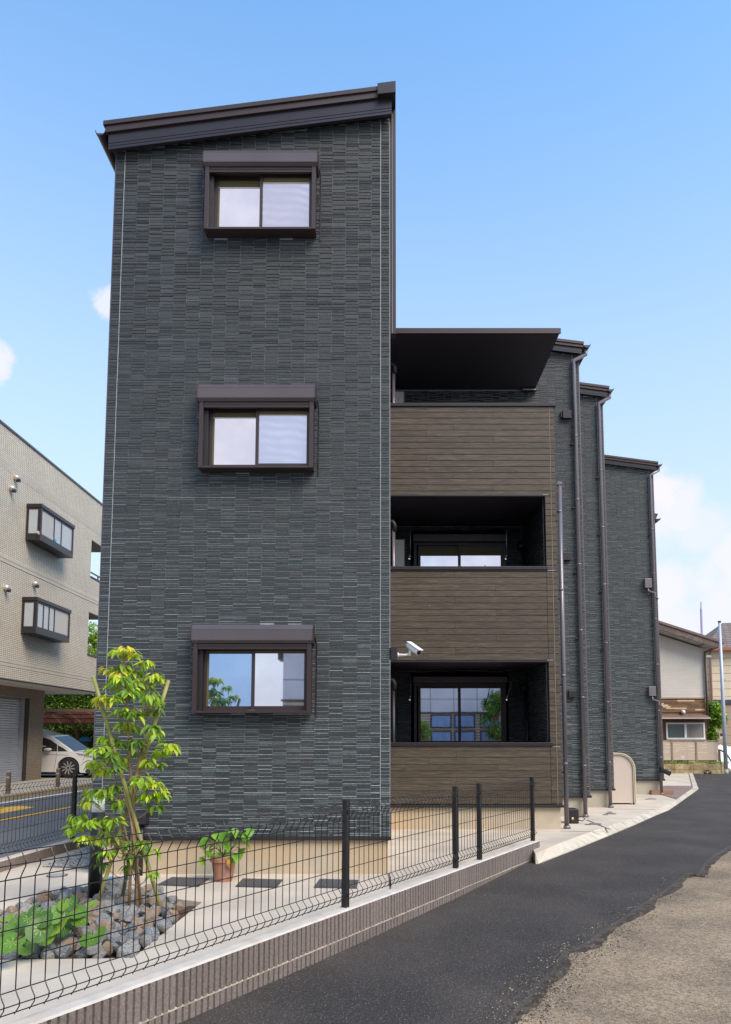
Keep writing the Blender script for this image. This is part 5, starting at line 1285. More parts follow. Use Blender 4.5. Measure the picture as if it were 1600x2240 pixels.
# box bay windows
def bay(pxs, top, bot, split, lab, toys):
    X1 = LX + .42; y0 = 20.15; y1 = 22.33; z0 = Z_at(72, bot, X1); z1 = Z_at(72, top, X1)
    b = MB(); e = .05
    b.box(LX + .01, X1, y0, y1, z0, z0 + .14); b.box(LX + .01, X1 + .02, y0 - .02, y1 + .03, z1 - .10, z1)
    b.box(X1 - .09, X1, y0, y0 + .07, z0 + .141, z1 - .101); b.box(X1 - .06, X1, y1 - .06, y1, z0 + .141, z1 - .101); b.box(LX + .01, LX + .07, y0, y0 + .06, z0 + .141, z1 - .101); b.box(LX + .01, LX + .07, y1 - .06, y1, z0 + .141, z1 - .101)
    b.box(LX + .071, X1 - .091, y0, y0 + .04, z0 + .141, z0 + .19); b.box(LX + .071, X1 - .091, y0, y0 + .04, z1 - .15, z1 - .101)
    b.box(X1 - .05, X1 - .01, y0 + .071, y1 - .061, z0 + .141, z0 + .20); b.box(X1 - .05, X1 - .01, y0 + .071, y1 - .061, z1 - .15, z1 - .101)
    bw_ = put('bay_window', b, MT['darkmetal'], LB_)
    gl = MT['glassbay'] if 'glassbay' in MT else MT.setdefault('glassbay', mat('pale_window_pane', (.40, .43, .44), .08, 0, spec=1.0, var=.06, vs=2))
    pgl = mat('drawn_curtain_pane', (.40, .37, .33), .12, 0, spec=.9, var=.06, vs=2)
    boxpart('side_pane', (LX + .071, y0 + .015, z0 + .19), (X1 - .091, y0 + .025, z1 - .15), gl, bw_)
    ys_ = [y0 + .071] + [y0 + (y1 - y0) * s_ for s_ in split] + [y1 - .061]
    for i, (a, c_) in enumerate(zip(ys_, ys_[1:])):
        boxpart('pane', (X1 - .035, a + .03, z0 + .20), (X1 - .027, c_ - .001, z1 - .15), gl if i != (0 if toys else len(ys_) - 2) else pgl, bw_)
        boxpart('mullion', (X1 - .05, a, z0 + .20), (X1 - .008, a + .029, z1 - .15), MT['darkmetal'], bw_)
    return z0, z1, X1, y0, y1, bw_
z0, z1, X1, y0, y1, bw_ = bay(None, 1089, 1172, (.40, .62), '', True)
for (px, py, r_, c) in [(49, 1150, .10, (.42, .13, .05)), (56, 1153, .06, (.3, .05, .04))]:
    p = SY(px, py, y0 + .008); mb = MB(); mb.ball((p[0], y0 + .008, p[2]), r_ * .8, (1, .08, .7), 12, 6); put('cushion', mb, mat('cushion_rust', c, .8), bw_, smooth=True)
for (px, py, r_, c) in [(120, 1180, .10, (.12, .42, .62)), (130, 1190, .07, (.25, .55, .7)), (133, 1196, .07, (.7, .6, .5)), (85, 1166, .09, (.6, .42, .32))]:
    p = SXp(px, py, X1 - .02); mb = MB(); mb.ball((X1 - .024, p[1], p[2]), r_, (.08, 1.2, .6), 12, 6); put('soft_toy', mb, mat('toy_cloth', c, .8), bw_, smooth=True)
bay(None, 1302, 1383, (.20, .36, .52), '', False)
for (px, py) in [(32, 1045), (22, 1068), (73, 1277), (10, 1286)]:
    p = SXp(px, py, LX); mb = MB(); mb.ball((LX + .05, p[1], p[2]), .085, (1.1, 1, 1), 12, 8); v = put('vent_cap', mb, mat('steel_vent', (.62, .56, .48), .3, .6), LB_, smooth=True)
    mb = MB(); mb.tube([(LX + .06, p[1] + .01, p[2] - .06), (LX + .15, p[1] + .02, p[2] - .075)], .05, 10); put('vent_mouth', mb, MT['black'], v)
# street bollards
for (t_, b_, lab) in [((17, 1688), (17, 1738), 'brown metal street bollard in front of the roller shutter'), ((126, 1681), (126, 1722), 'brown metal street bollard in front of the white minivan wheel')]:
    c = SZ(*b_, .02); h = SY(*t_, c[1])[2]; t = thing('street_bollard', (c[0], c[1], .02), lab, 'bollard')
    mb = MB(); mb.box(c[0] - .045, c[0] + .045, c[1] - .045, c[1] + .045, -.02, h - .03); bevel(put('post', mb, mat('bollard_brown', (.16, .12, .09), .5, .2), t), .01)
    mb = MB(); mb.box(c[0] - .047, c[0] + .047, c[1] - .047, c[1] + .047, h - .029, h); bevel(put('cap', mb, mat('bollard_cap', (.36, .34, .31), .4, .4), t), .01)
    mb = MB(); mb.box(c[0] - .046, c[0] + .046, c[1] - .0475, c[1] - .0455, h - .16, h - .12); put('reflector', mb, mat('bollard_band', (.42, .36, .18), .4), t)

# ================================================================== WHITE MINIVAN
CY = 24.95; CXn = -9.45; CL_ = 4.6; CWd = 1.80; G = .02
van = thing('parked_car', (-11.5, CY, G), 'white minivan parked nose out beside the beige tiled building', 'car')
wp = mat('white_car_paint', (.80, .78, .74), .18, 0, spec=.7, var=.01)
wp.node_tree.nodes['Principled BSDF'].inputs['Coat Weight'].default_value = .6
gls = mat('car_glass', (.03, .035, .04), .05, 0, spec=.9)
blk = mat('tyre_rubber', (.018, .017, .017), .8)
def CP(px, py): p = SY(px, py, CY); return (p[0], p[2])
wc = CP(149, 1683.5)
# silhouettes in x (forward) / z
low = [(CXn - CL_, .25), (wc[0] - .40, .22)]
for i in range(0, 13):
    a = math.pi - math.pi * i / 12; low.append((wc[0] + .385 * math.cos(a), G + .34 + .385 * math.sin(a) * .98 if math.sin(a) > .02 else .23))
low += [(wc[0] + .42, .20), (CXn - .12, .17), (CXn - .02, .25), (CXn, .55), (CXn - .02, .72), CP(207, 1660), CP(200, 1650), CP(180, 1645), CP(157, 1644), (wc[0] - 1.6, CP(97, 1645)[1]), (CXn - CL_, 1.05)]
def crossw(t): return t
mb = MB(); segs = [(0.05, .96), (0.0, 1.0)]
# three shells: bevelled side, flat middle, bevelled side
def shrink(P, k): 
    cx = sum(p[0] for p in P) / len(P); cz = sum(p[1] for p in P) / len(P); return [(cx + (p[0] - cx) * (1 - k * .25), p[1] if p[1] < .6 else p[1] + .0) for p in P]
ringsY = [(CY, low), (CY + .9, [(p[0] + (.10 if p[0] > CXn - .5 else 0), p[1] + (.04 if p[1] > .7 else 0)) for p in low]), (CY + CWd, low)]
for (ya_, A), (yb_, B) in zip(ringsY, ringsY[1:]):
    n = len(A); mb.add([(p[0], ya_, p[1]) for p in A] + [(p[0], yb_, p[1]) for p in B], [(i, (i + 1) % n, n + (i + 1) % n, n + i) for i in range(n)])
for yy_, A in (ringsY[0], ringsY[2]):
    pts = [Vector((p[0], yy_, p[1])) for p in A]; tri = tessellate_polygon([[Vector((p.x, p.z, 0)) for p in pts]]); mb.add(pts, [tuple(t) for t in tri])
body = put('body', mb, wp, van)
gh = [(CXn - CL_ + .1, 1.05), (CXn - CL_ + .35, 1.78), (wc[0] - 2.2, 1.86), CP(97, 1608.5), CP(110, 1611.5), CP(124, 1620), CP(142, 1632.5), CP(159, 1645), CP(162, 1648)]
mb = MB(); inn = .10; A = gh; n = len(A)
yl = lambda z: CY + .03 + inn * max(0, (z - 1.05)) / .8
vsA = [(p[0], yl(p[1]), p[1]) for p in A]; vsM = [(p[0] + (.22 if p[0] > CP(105, 1600)[0] else 0), CY + .9, p[1] + .05) for p in A]; vsB = [(p[0], 2 * CY + CWd - yl(p[1]), p[1]) for p in A]
for P, Q in ((vsA, vsM), (vsM, vsB)): mb.add(P + Q, [(i, (i + 1) % n, n + (i + 1) % n, n + i) for i in range(n)])
for P in (vsA, vsB):
    tri = tessellate_polygon([[Vector((p[0], p[2], 0)) for p in P]]); mb.add(P, [tuple(t) for t in tri])
cab = put('cabin', mb, wp, van)
def onside(pts, off=.006): return [Vector((x, yl(z) - off, z)) for x, z in pts]
mb = MB(); P = onside([CP(80, 1616), CP(96, 1614), CP(110, 1619), CP(124, 1629), CP(124, 1644), CP(80, 1643)]); mb.prism(P, (0, .01, 0)); put('side_window', mb, gls, van)
mb = MB(); P = onside([CP(125.5, 1630), CP(138, 1637), CP(150.5, 1646), CP(126, 1645)]); mb.prism(P, (0, .01, 0)); put('side_window', mb, gls, van)
# windscreen
mb = MB(); wi = [5, 6, 7]
for SA, SB in ((vsA, vsM), (vsM, vsB)):
    for (i0, i1) in ((4, 5), (5, 6), (6, 7)):
        if i0 == 4: a_, b_ = Vector(SA[4]).lerp(Vector(SA[5]), .15), Vector(SB[4]).lerp(Vector(SB[5]), .15)
        else: a_, b_ = Vector(SA[i0]), Vector(SB[i0])
        if i1 == 7: c_, d_ = Vector(SA[6]).lerp(Vector(SA[7]), .93), Vector(SB[6]).lerp(Vector(SB[7]), .93)
        else: c_, d_ = Vector(SA[i1]), Vector(SB[i1])
        e_ = .07
        q = [a_.lerp(b_, e_ if SA is vsA else 0), a_.lerp(b_, 1 - e_ if SB is vsB else 1), c_.lerp(d_, 1 - e_ if SB is vsB else 1), c_.lerp(d_, e_ if SA is vsA else 0)]
        mb.add([v + Vector((.008, 0, .008)) for v in q], [(0, 1, 2, 3)])
put('windscreen', mb, gls, van)
mb = MB(); a, b = CP(98, 1636), CP(116, 1643); mb.ball(((a[0] + b[0]) / 2, CY - .10, (a[1] + b[1]) / 2), .13, (1.15, .6, .42), 12, 8); put('wing_mirror', mb, wp, van, smooth=True)
mb = MB(); P = [Vector((p[0], CY - .004, p[1])) for p in (CP(124, 1646), CP(122, 1660), CP(119, 1680), CP(115, 1693), CP(115.6, 1693), CP(119.6, 1680), CP(122.6, 1660), CP(124.6, 1646))]; mb.add(P, [tuple(range(8))]); mb.add([Vector((p[0], CY - .004, p[1])) for p in (CP(94, 1650), CP(150, 1652), CP(150, 1652.6), CP(94, 1650.6))], [(0, 1, 2, 3)]); put('door_seam', mb, blk, van)
mb = MB(); P = [Vector((p[0], CY - .006, p[1])) for p in (CP(166, 1647), CP(172, 1652.5), CP(190, 1654.5), CP(203, 1659), CP(201, 1654), CP(185, 1650))]; mb.prism(P, (0, .01, 0)); put('headlight', mb, mat('headlight_lens', (.42, .40, .46), .08, .3), van)
mb = MB(); P = [Vector((p[0], CY - .006, p[1])) for p in (CP(186, 1688), CP(190, 1682), CP(206, 1684), CP(206, 1691), CP(190, 1692))]; mb.prism(P, (0, .01, 0)); put('fog_light', mb, mat('fog_housing', (.08, .08, .09), .3, .4), van)
def wheel(x, y, sgn):
    mb = MB(); mb.tube([(x, y + sgn * .0, G + .34), (x, y + .02 * sgn, G + .34), (x, y + .2 * sgn, G + .34), (x, y + .22 * sgn, G + .34)], [.30, .34, .34, .30], 28); w_ = put('wheel', mb, blk, van)
    mb = MB(); mb.tube([(x, y - .004 * sgn, G + .34), (x, y + .0 * sgn, G + .34)], .232, 28); put('rim_well', mb, MT['black'], w_)
    for k in range(10):
        a = 2 * math.pi * k / 10 + .2; a2 = a + .25; mb = MB(); c = Vector((x, y - .012 * sgn, G + .34)); d0 = Vector((math.cos(a), 0, math.sin(a))); d1 = Vector((math.cos(a2), 0, math.sin(a2))); t0 = Vector((-math.sin(a), 0, math.cos(a)))
        mb.add([c + d0 * .04 - t0 * .012, c + d0 * .04 + t0 * .012, c + d1 * .222 + t0 * .022, c + d1 * .222 - t0 * .012], [(0, 1, 2, 3)]); put('spoke', mb, mat('alloy', (.75, .75, .76), .25, .6) if 'alloy' not in MT else MT['alloy'], w_)
    return w_
MT['alloy'] = mat('alloy', (.72, .72, .73), .25, .6)
wheel(wc[0], CY + .01, 1); wheel(CXn - CL_ + .9, CY + .01, 1); wheel(wc[0], CY + CWd - .01, -1)
mb = MB(); mb.box(CXn - CL_ + .2, CXn - .3, CY + .25, CY + CWd - .25, .14, .30); put('underbody', mb, MT['black'], van)

# carport behind the van
cpY = 28.5; rt = SY(97, 1552, cpY); rt2 = SY(215, 1556, cpY); rbm = SY(97, 1582.5, cpY)
carp = thing('carport', (SY(169, 1690, cpY)[0], cpY, 0), 'open carport with a curved brown translucent roof in front of the ivy wall', 'carport')
rm = leafmat('brown_polycarbonate', (.34, .21, .165), .5, .3); bm_ = mat('carport_bronze', (.26, .16, .105), .45, .2)
xA, xB = rt[0] - 3, rt2[0] + 2.5; H1, H0 = rt[2], rbm[2]
# curved section: front edge (near, high) curves down towards the back
sec = [(cpY, H1), (cpY + .35, H1 - .0 + .02), (cpY + .9, H1 - .02), (cpY + 1.6, H1 - .12), (cpY + 2.2, H1 - .28), (cpY + 2.6, H1 - .48)]
sec = [(y_, z_) for y_, z_ in sec]
k = len(sec)
cols = 9
for c in range(cols):
    a, b = xA + (xB - xA) * c / cols + .02, xA + (xB - xA) * (c + 1) / cols - .02
    mb = MB(); mb.add([(x_, y_, z_) for (y_, z_) in sec for x_ in (a, b)] + [(x_, y_, z_ - .01) for (y_, z_) in sec for x_ in (a, b)], [(2 * i, 2 * i + 1, 2 * i + 3, 2 * i + 2) for i in range(k - 1)] + [(2 * k + 2 * i, 2 * k + 2 * i + 2, 2 * k + 2 * i + 3, 2 * k + 2 * i + 1) for i in range(k - 1)]); put('roof_panel', mb, rm, carp)
for i, (y_, z_) in enumerate(sec):
    mb = MB(); mb.box(xA, xB, y_ - .03, y_ + .03, z_ - (.10 if i == 0 else .055), z_ - .012 + (.03 if i == 0 else 0)); put('purlin', mb, bm_, carp)
px_ = SY(167.5, 1650, cpY + 2.4)[0]
mb = MB(); mb.tube([(px_ - .35, cpY - .05, H1 - .12), (px_ - .1, cpY + .8, H1 - .16), (px_, cpY + 1.7, H1 - .35), (px_ + .02, cpY + 2.3, H1 - .9), (px_ + .02, cpY + 2.4, H1 - 1.3)], .06, 8); put('arm', mb, bm_, carp, smooth=True)
boxpart('post', (px_ - .05, cpY + 2.33, 0), (px_ + .09, cpY + 2.47, H1 - 1.0), bm_, carp)
for xx in (px_ - 3.0, px_ + 1.9):
    mb = MB(); mb.tube([(xx, cpY + .02, H1 - .08), (xx + .2, cpY + .9, H1 - .1), (xx + .3, cpY + 2.0, H1 - .36), (xx + .3, cpY + 2.3, H1 - .7)], .03, 6); put('arm', mb, MT['black'], carp)
# ivy wall
iv = thing('ivy_wall', (-14, 31.5, 0), 'tall wall covered in dark green ivy behind the carport', 'ivy wall')
boxpart('wall', (-26, 31.5, -.1), (-4, 31.8, 4.4), mat('mossy_wall', (.05, .06, .03), .9), iv)
LI = [leafmat('ivy_dark', (.07, .17, .02), .25), leafmat('ivy_mid', (.13, .30, .025), .3), leafmat('ivy_light', (.25, .42, .04), .3), leafmat('ivy_tan', (.36, .22, .05), .25)]
def leafcloud(parent, name, fn, n, size, mats, wts, seed):
    rnd = random.Random(seed); mb = MB()
    for _ in range(n):
        p = fn(rnd)
        if p is None: continue
        s_ = size * rnd.uniform(.6, 1.3); a = rnd.uniform(0, 6.3); e = Euler((rnd.uniform(-1, 1), rnd.uniform(-1, 1), a)); M_ = e.to_matrix()
        mb.cur = rnd.choices(range(len(mats)), wts)[0]
        q = [Vector((-s_, 0, 0)), Vector((-.2 * s_, -.45 * s_, .1 * s_)), Vector((s_, 0, -.15 * s_)), Vector((-.2 * s_, .45 * s_, .1 * s_))]
        mb.add([p + M_ @ v for v in q], [(0, 1, 2), (0, 2, 3)])
    o = put(name, mb, mats, parent); o['kind'] = 'stuff'; return o
def ivyf(r_):
    x = r_.uniform(-15.2, -11.2); z = r_.uniform(.1, 4.5); b = .16 + .16 * noise.noise(Vector((x * 1.6, 0, z * 1.6))) + .08 * noise.noise(Vector((x * 5, 3, z * 5)))
    return Vector((x, 31.5 - abs(b) - r_.uniform(0, .06), z))
leafcloud(iv, 'ivy_leaves', ivyf, 9000, .065, LI, (4, 5, 2, .5), 2)
tp_ = thing('blue_bin', SY(186, 1625, 30.6), 'blue plastic cover glimpsed against the ivy wall behind the carport post', 'bin'); c = SY(186, 1614, 30.6); mb = MB(); mb.ball((c[0], 30.6, c[2] - .1), .22, (1.1, .8, .7), 12, 8); put('cover', mb, mat('blue_plastic', (.02, .22, .5), .4), tp_, smooth=True); mb = MB(); mb.box(c[0] - .2, c[0] + .2, 30.45, 30.75, 0, c[2] - .15); put('body', mb, mat('bin_dark', (.03, .05, .05), .6), tp_)
# tree seen through the terrace opening
def leafy_tree(name, x, y, h, cr, lab, cat, mats, wts, n, seed, crown_z=None, size=.09, grp=None):
    t = thing(name, (x, y, 0), lab, cat, grp); mb = MB(); mb.tube([(x, y, -.1), (x + .05, y, h * .4), (x - .03, y, h * .9)], [.09, .06, .02], 8)
    rnd = random.Random(seed); cl = []
    for k in range(26):
        a = rnd.uniform(0, 6.28); zz = h * rnd.uniform(.35, 1.0); rr_ = cr * (1.15 - zz / h * .85) * rnd.uniform(.2, 1); c = Vector((x + math.cos(a) * rr_, y + math.sin(a) * rr_, zz)); cl.append((c, cr * rnd.uniform(.16, .34))); mb.tube([(x, y, zz * .75), tuple(c)], [.02, .006], 5)
    put('trunk', mb, bark, t, smooth=True)
    def f(r_):
        c, q = cl[r_.randrange(len(cl))]; v = Vector((r_.gauss(0, 1), r_.gauss(0, 1), r_.gauss(0, .7))); v = v.normalized() * q * r_.uniform(.5, 1.05); return c + v
    leafcloud(t, 'crown', f, n, size, mats, wts, seed); return t
p = SY(202, 1400, 34); leafy_tree('garden_tree', p[0], 34, p[2] + .75, 1.3, 'bright green garden tree seen through the lower terrace opening', 'tree', LI[:3] + [LG[2]], (1, 3, 4, 3), 3800, 8)
# extra hedge mass beneath the terrace view
hd = thing('hedge', (-16, 33.5, 0), 'dense green hedge top seen over the lower terrace sill', 'hedge')
hz_ = SY(202, 1422, 33.5)[2]
boxpart('stems', (-20, 33.1, 0), (-9, 33.5, hz_ - .3), mat('hedge_core', (.03, .05, .015), .9), hd)
leafcloud(hd, 'foliage', lambda r_: Vector((r_.uniform(-15.5, -12.2), 33.1 - r_.uniform(0, .3), r_.uniform(3.9, hz_) + .12 * math.sin(r_.uniform(0, 9)))), 2500, .08, LI, (2, 4, 4, .3), 4)

# ================================================================== FAR RIGHT
HY = 30.0
h1 = thing('neighbour_house', (11.5, HY, 0), 'house with pale upper siding, striped brown lower siding and a sloping brown roof', 'house')
def HP(px, py, y=HY): return SY(px, py, y)
wl_, wr_ = HP(1380, 1450)[0], HP(1541.5, 1500)[0]
zmid = HP(1500, 1526)[2]
rA, rB = HP(1440, 1357, HY - .6), HP(1585, 1403.5, HY - .6); rsl = (rB[2] - rA[2]) / (rB[0] - rA[0]); rz_ = lambda x: rA[2] + (x - rA[0]) * rsl
pale = brickmat('pale_grey_siding', (.62, .58, .52), (.59, .55, .49), (.54, .50, .45), .45, .06, .006, off=.5, axis='Y', bumps=.5, rough=.8)
mb = MB(); mb.prism([(wl_, HY, zmid), (wr_, HY, zmid), (wr_, HY, rz_(wr_) - .42), (wl_, HY, rz_(wl_) - .42)], (0, 7, 0)); put('upper_wall', mb, pale, h1)
wr2 = HP(1546, 1600)[0]
boxpart('lower_wall', (wl_, HY + .02, -.1), (wr2, HY + 7, zmid - .05), mat('striped_wall_base', (.17, .09, .045), .8, var=.2, vs=6), h1)
boxpart('band_trim', (wl_, HY - .03, zmid - .05), (wr2 + .02, HY + .02, zmid - .001), mat('tan_trim', (.35, .27, .2), .6), h1)
rnd = random.Random(4); z = 0.3; tm = [mat('strip_brown', (.22, .12, .06), .75, var=.15), mat('strip_dark', (.15, .08, .045), .75, var=.15), mat('strip_buff', (.62, .46, .27), .7, var=.12)]
while z < zmid - .1:
    x = wl_ + rnd.uniform(-.5, 0); hh = .062
    while x < wr2:
        L_ = rnd.uniform(.35, .9); x2 = min(x + L_, wr2)
        if x2 > 10.3 and not (z > 1.25 and z < 2.35 and x < HP(1543, 1600)[0] and x2 > HP(1456, 1600)[0]):
            boxpart('strip', (max(x, wl_) + .004, HY - .004 - rnd.uniform(0, .008), z), (x2 - .004, HY + .019, z + hh - .006), tm[rnd.choices([0, 1, 2], (5, 3, 3))[0]], h1)
        x = x2
    z += hh
# roof
rfm = mat('brown_tile_roof', (.17, .115, .095), .7, var=.2, vs=8)
x0r, x1r = rA[0] - 2, rB[0]
mb = MB(); mb.prism([(x0r, HY - .62, rz_(x0r)), (x1r, HY - .62, rz_(x1r)), (x1r, HY - .62, rz_(x1r) - .10), (x0r, HY - .62, rz_(x0r) - .10)], (0, 8, 0)); hr = put('roof', mb, rfm, h1)
mb = MB(); mb.prism([(x0r, HY - .58, rz_(x0r) - .105), (x1r - .12, HY - .58, rz_(x1r - .12) - .105), (x1r - .3, HY - .58, rz_(x1r - .3) - .34), (x0r, HY - .58, rz_(x0r) - .36)], (0, .06, 0)); put('bargeboard', mb, mat('barge_brown', (.13, .085, .075), .7, var=.25, vs=12, col2=(.19, .13, .11), cs=6), hr)
mb = MB(); mb.prism([(x0r, HY - .519, rz_(x0r) - .37), (x1r - .3, HY - .519, rz_(x1r - .3) - .35), (x1r - .3, HY - .519, rz_(x1r - .3) - .33), (x0r, HY - .519, rz_(x0r) - .34)], (0, 8, 0)); put('soffit', mb, mat('pale_soffit2', (.50, .48, .44), .8), hr)
a, b = HP(1533, 1398, HY - .3), HP(1556, 1411, HY - .3); boxpart('eave_box', (a[0], HY - .55, b[2]), (b[0], HY - .05, a[2]), mat('barge_dark', (.10, .07, .065), .6), hr)
a, b = HP(1541, 1405), HP(1547, 1525); boxpart('corner_board', (wr_ + .002, HY - .02, zmid), (wr_ + .13, HY + .1, rz_(wr_) - .45), mat('corner_cream', (.50, .50, .42), .7), h1)
mb = MB(); mb.tube([HP(1571, 1412, HY - .3), HP(1570, 1416, HY - .3), HP(1540.5 + 2, 1427, HY - .1), HP(1543, 1440, HY - .1), HP(1550, 1590, HY - .1)], .045, 8); put('downpipe', mb, mat('reddish_pipe', (.13, .07, .06), .4), h1, smooth=True)
# canopy over the window, vent and window
a, b = HP(1447, 1567, HY - .5), HP(1556, 1571, HY - .5)
mb = MB(); mb.prism([(a[0] - 1, HY - .5, b[2] - .03), (b[0], HY - .5, b[2] - .03), (b[0], HY - .5, b[2] + .02), (a[0] - 1, HY - .5, b[2] + .02)], (0, .04, 0)); put('awning_edge', mb, mat('awning_trim', (.55, .42, .32), .6), h1)
mb = MB(); mb.add([(a[0] - 1, HY - .5, b[2] + .021), (b[0], HY - .5, b[2] + .021), (b[0], HY, b[2] + .16), (a[0] - 1, HY, b[2] + .16), (a[0] - 1, HY - .5, b[2] - .031), (b[0], HY - .5, b[2] - .031), (b[0], HY - .02, b[2] - .031), (a[0] - 1, HY - .02, b[2] - .031)], [(0, 1, 2, 3), (4, 7, 6, 5)]); put('awning', mb, rfm, h1)
c = HP(1495, 1558, HY - .1); mb = MB(); mb.tube([(c[0], HY - .01, c[2] + .02), (c[0], HY - .14, c[2] + .02), (c[0], HY - .18, c[2] - .05)], .075, 12); put('vent_cap', mb, MT['white_plastic'], h1, smooth=True)
a, b = HP(1456.5, 1581), HP(1542.5, 1618); fm_ = mat('white_sash', (.72, .71, .70), .4); mb = MB(); f = .06
mb.box(a[0], b[0], HY - .06, HY, a[2] - f, a[2]); mb.box(a[0], b[0], HY - .08, HY, b[2], b[2] + f * 1.2); mb.box(a[0], a[0] + f, HY - .06, HY, b[2] + f * 1.2, a[2] - f); mb.box(b[0] - f, b[0], HY - .06, HY, b[2] + f * 1.2, a[2] - f); xm = HP(1499, 1600)[0]; mb.box(xm - .04, xm + .05, HY - .065, HY, b[2] + f * 1.2, a[2] - f); wn = put('window', mb, fm_, h1)
boxpart('pane', (a[0] + f, HY - .03, b[2] + f * 1.2), (xm - .041, HY - .02, a[2] - f), mat('green_pane', (.06, .085, .08), .15, spec=.6, var=.1, vs=1), wn)
boxpart('pane', (xm + .051, HY - .035, b[2] + f * 1.2), (b[0] - f, HY - .025, a[2] - f), mat('grey_pane', (.20, .185, .16), .15, spec=.6, var=.1, vs=1), wn)
# slat fence
SYp = 28.6
sf = thing('slat_fence', (12, SYp, 0), 'beige horizontal louvre fence on top of the mossy block wall', 'fence')
xa, xb = HP(1440, 1640, SYp)[0], HP(1572, 1640, SYp)[0]; z0, z1 = HP(1500, 1663, SYp)[2], HP(1500, 1619.5, SYp)[2]; n = 19; sfm = mat('beige_louvre', (.46, .36, .27), .5, var=.04)
mb = MB(); hs = (z1 - z0 - .06) / n; mb.prism([(xa, SYp, 0), (xa, SYp - .02, hs * .1), (xa, SYp - .01, hs * .78), (xa, SYp + .01, hs * .8), (xa, SYp + .02, hs * .1)], (xb - xa, 0, 0)); me = mb.mesh('slat', [sfm])
for i in range(n): link('slat', me, sf, (0, 0, z0 + hs * i))
boxpart('top_rail', (xa, SYp - .03, z1 - .05), (xb, SYp + .03, z1), mat('louvre_rail', (.30, .22, .165), .5), sf)
for px in (1470.5, 1523.5, 1574): c = HP(px, 1640, SYp)[0]; boxpart('post', (c - .035, SYp - .035, z0 - .06), (c + .035, SYp + .02, z1 - (.0 if px < 1570 else .35)), mat('louvre_post', (.27, .19, .145), .5), sf)
# mossy block wall
BY = 28.3
bwl = thing('block_wall', (12, BY, 0), 'old mossy concrete block wall with one pierced block beside the far road', 'wall')
mossy = perobj(mat('mossy_block', (.37, .29, .16), .9, var=.3, vs=10, bump=.5, bs=40, col2=(.20, .14, .06), cs=3, cthr=(.45, .7)), .15)
xr_, xl_ = HP(1580, 1680, BY)[0], 10.4; zt_, zb_ = HP(1540, 1668.5, BY)[2], -.06; hb = (zt_ + .02) / 2
bwid = (HP(1557, 1680, BY)[0] - HP(1536.5, 1680, BY)[0]); x = xr_ - .02; 
while x > xl_:
    for r_ in range(2):
        a, b = x - bwid + .008, x
        if r_ == 0 and a < HP(1546, 1680, BY)[0] < b:
            mb = MB(); za, zb2 = zb_, zb_ + hb - .008; mx = (a + b) / 2; mb.box(a, b, BY, BY + .12, za, za + .03); mb.box(a, b, BY, BY + .12, zb2 - .03, zb2); mb.box(a, a + .03, BY, BY + .12, za + .03, zb2 - .03); mb.box(b - .03, b, BY, BY + .12, za + .03, zb2 - .03)
            h_ = (za + zb2) / 2
            for s1, s2 in ((a + .03, mx - .05), (mx + .05, b - .03)):
                mb.prism([(s1, BY + .01, h_ + (.06 if s1 < mx - .06 else -.0) - .02), (s2, BY + .01, h_ - .02 + (.0 if s1 < mx - .06 else .06)), (s2, BY + .01, h_ + .02 + (.0 if s1 < mx - .06 else .06)), (s1, BY + .01, h_ + .02 + (.06 if s1 < mx - .06 else 0))], (0, .1, 0))
            mb.tube([(mx, BY + .01, h_), (mx, BY + .11, h_)], .045, 8); put('pierced_block', mb, mossy, bwl); boxpart('dark_void', (a + .031, BY + .115, za + .03), (b - .031, BY + .119, zb2 - .03), MT['black'], bwl)
        else: boxpart('block', (a, BY, zb_ + r_ * hb), (b, BY + .12, zb_ + (r_ + 1) * hb - .008), mossy, bwl)
    x -= bwid
mb = MB(); q = HP(1582, 1680, BY); mb.box(xr_ - .018, xr_ + .08, BY - .02, BY + .14, -.1, zt_ - .02); put('pier', mb, mossy, bwl)
leafcloud(bwl, 'moss', lambda r_: Vector((r_.uniform(10.4, 13.3), BY + .03 + r_.uniform(-.03, .1), zt_ + r_.uniform(-.03, .04))), 700, .03, [LI[1], LI[2]], (1, 1), 9)
# small ribbed wall + mesh fence at the far end of the yard
FY = SZ(1490, 1688.5, 0)[1] + .25
rw = thing('garden_wall', (11.5, FY, 0), 'short grey ribbed wall closing the far end of the paved yard', 'wall')
fx0, fx1 = HP(1430, 1685, FY)[0], HP(1515.5, 1685, FY)[0]; ztw = HP(1500, 1680, FY)[2]
rg = perobj(mat('grey_rib_block', (.23, .21, .215), .85, var=.2, vs=30), .08); x = fx1
while x > fx0:
    x0_ = max(fx0, x - .4); mb = MB(); n = 8; wd = (x - x0_) / n
    mb.box(x0_ + .003, x - .003, FY, FY + .12, -.05, ztw)
    for k in range(n): mb.box(x0_ + (k + .15) * wd, x0_ + (k + .85) * wd, FY - .014, FY, -.05, ztw - .004)
    put('block', mb, rg, rw); x = x0_
mf = thing('mesh_fence', (11.5, FY + .06, ztw), 'small black wire mesh fence at the far end of the paved yard', 'fence')
mesh_fence(mf, lambda s_, o_: (fx0 + s_, FY + .05 - o_), 0, HP(1508, 1660, FY)[0] - fx0, lambda s_: ztw, H=HP(1500, 1641, FY)[2] - ztw, bulge=1, posts=(HP(1506.5, 1660, FY)[0] - fx0,), pitch=.10, rw=.006)
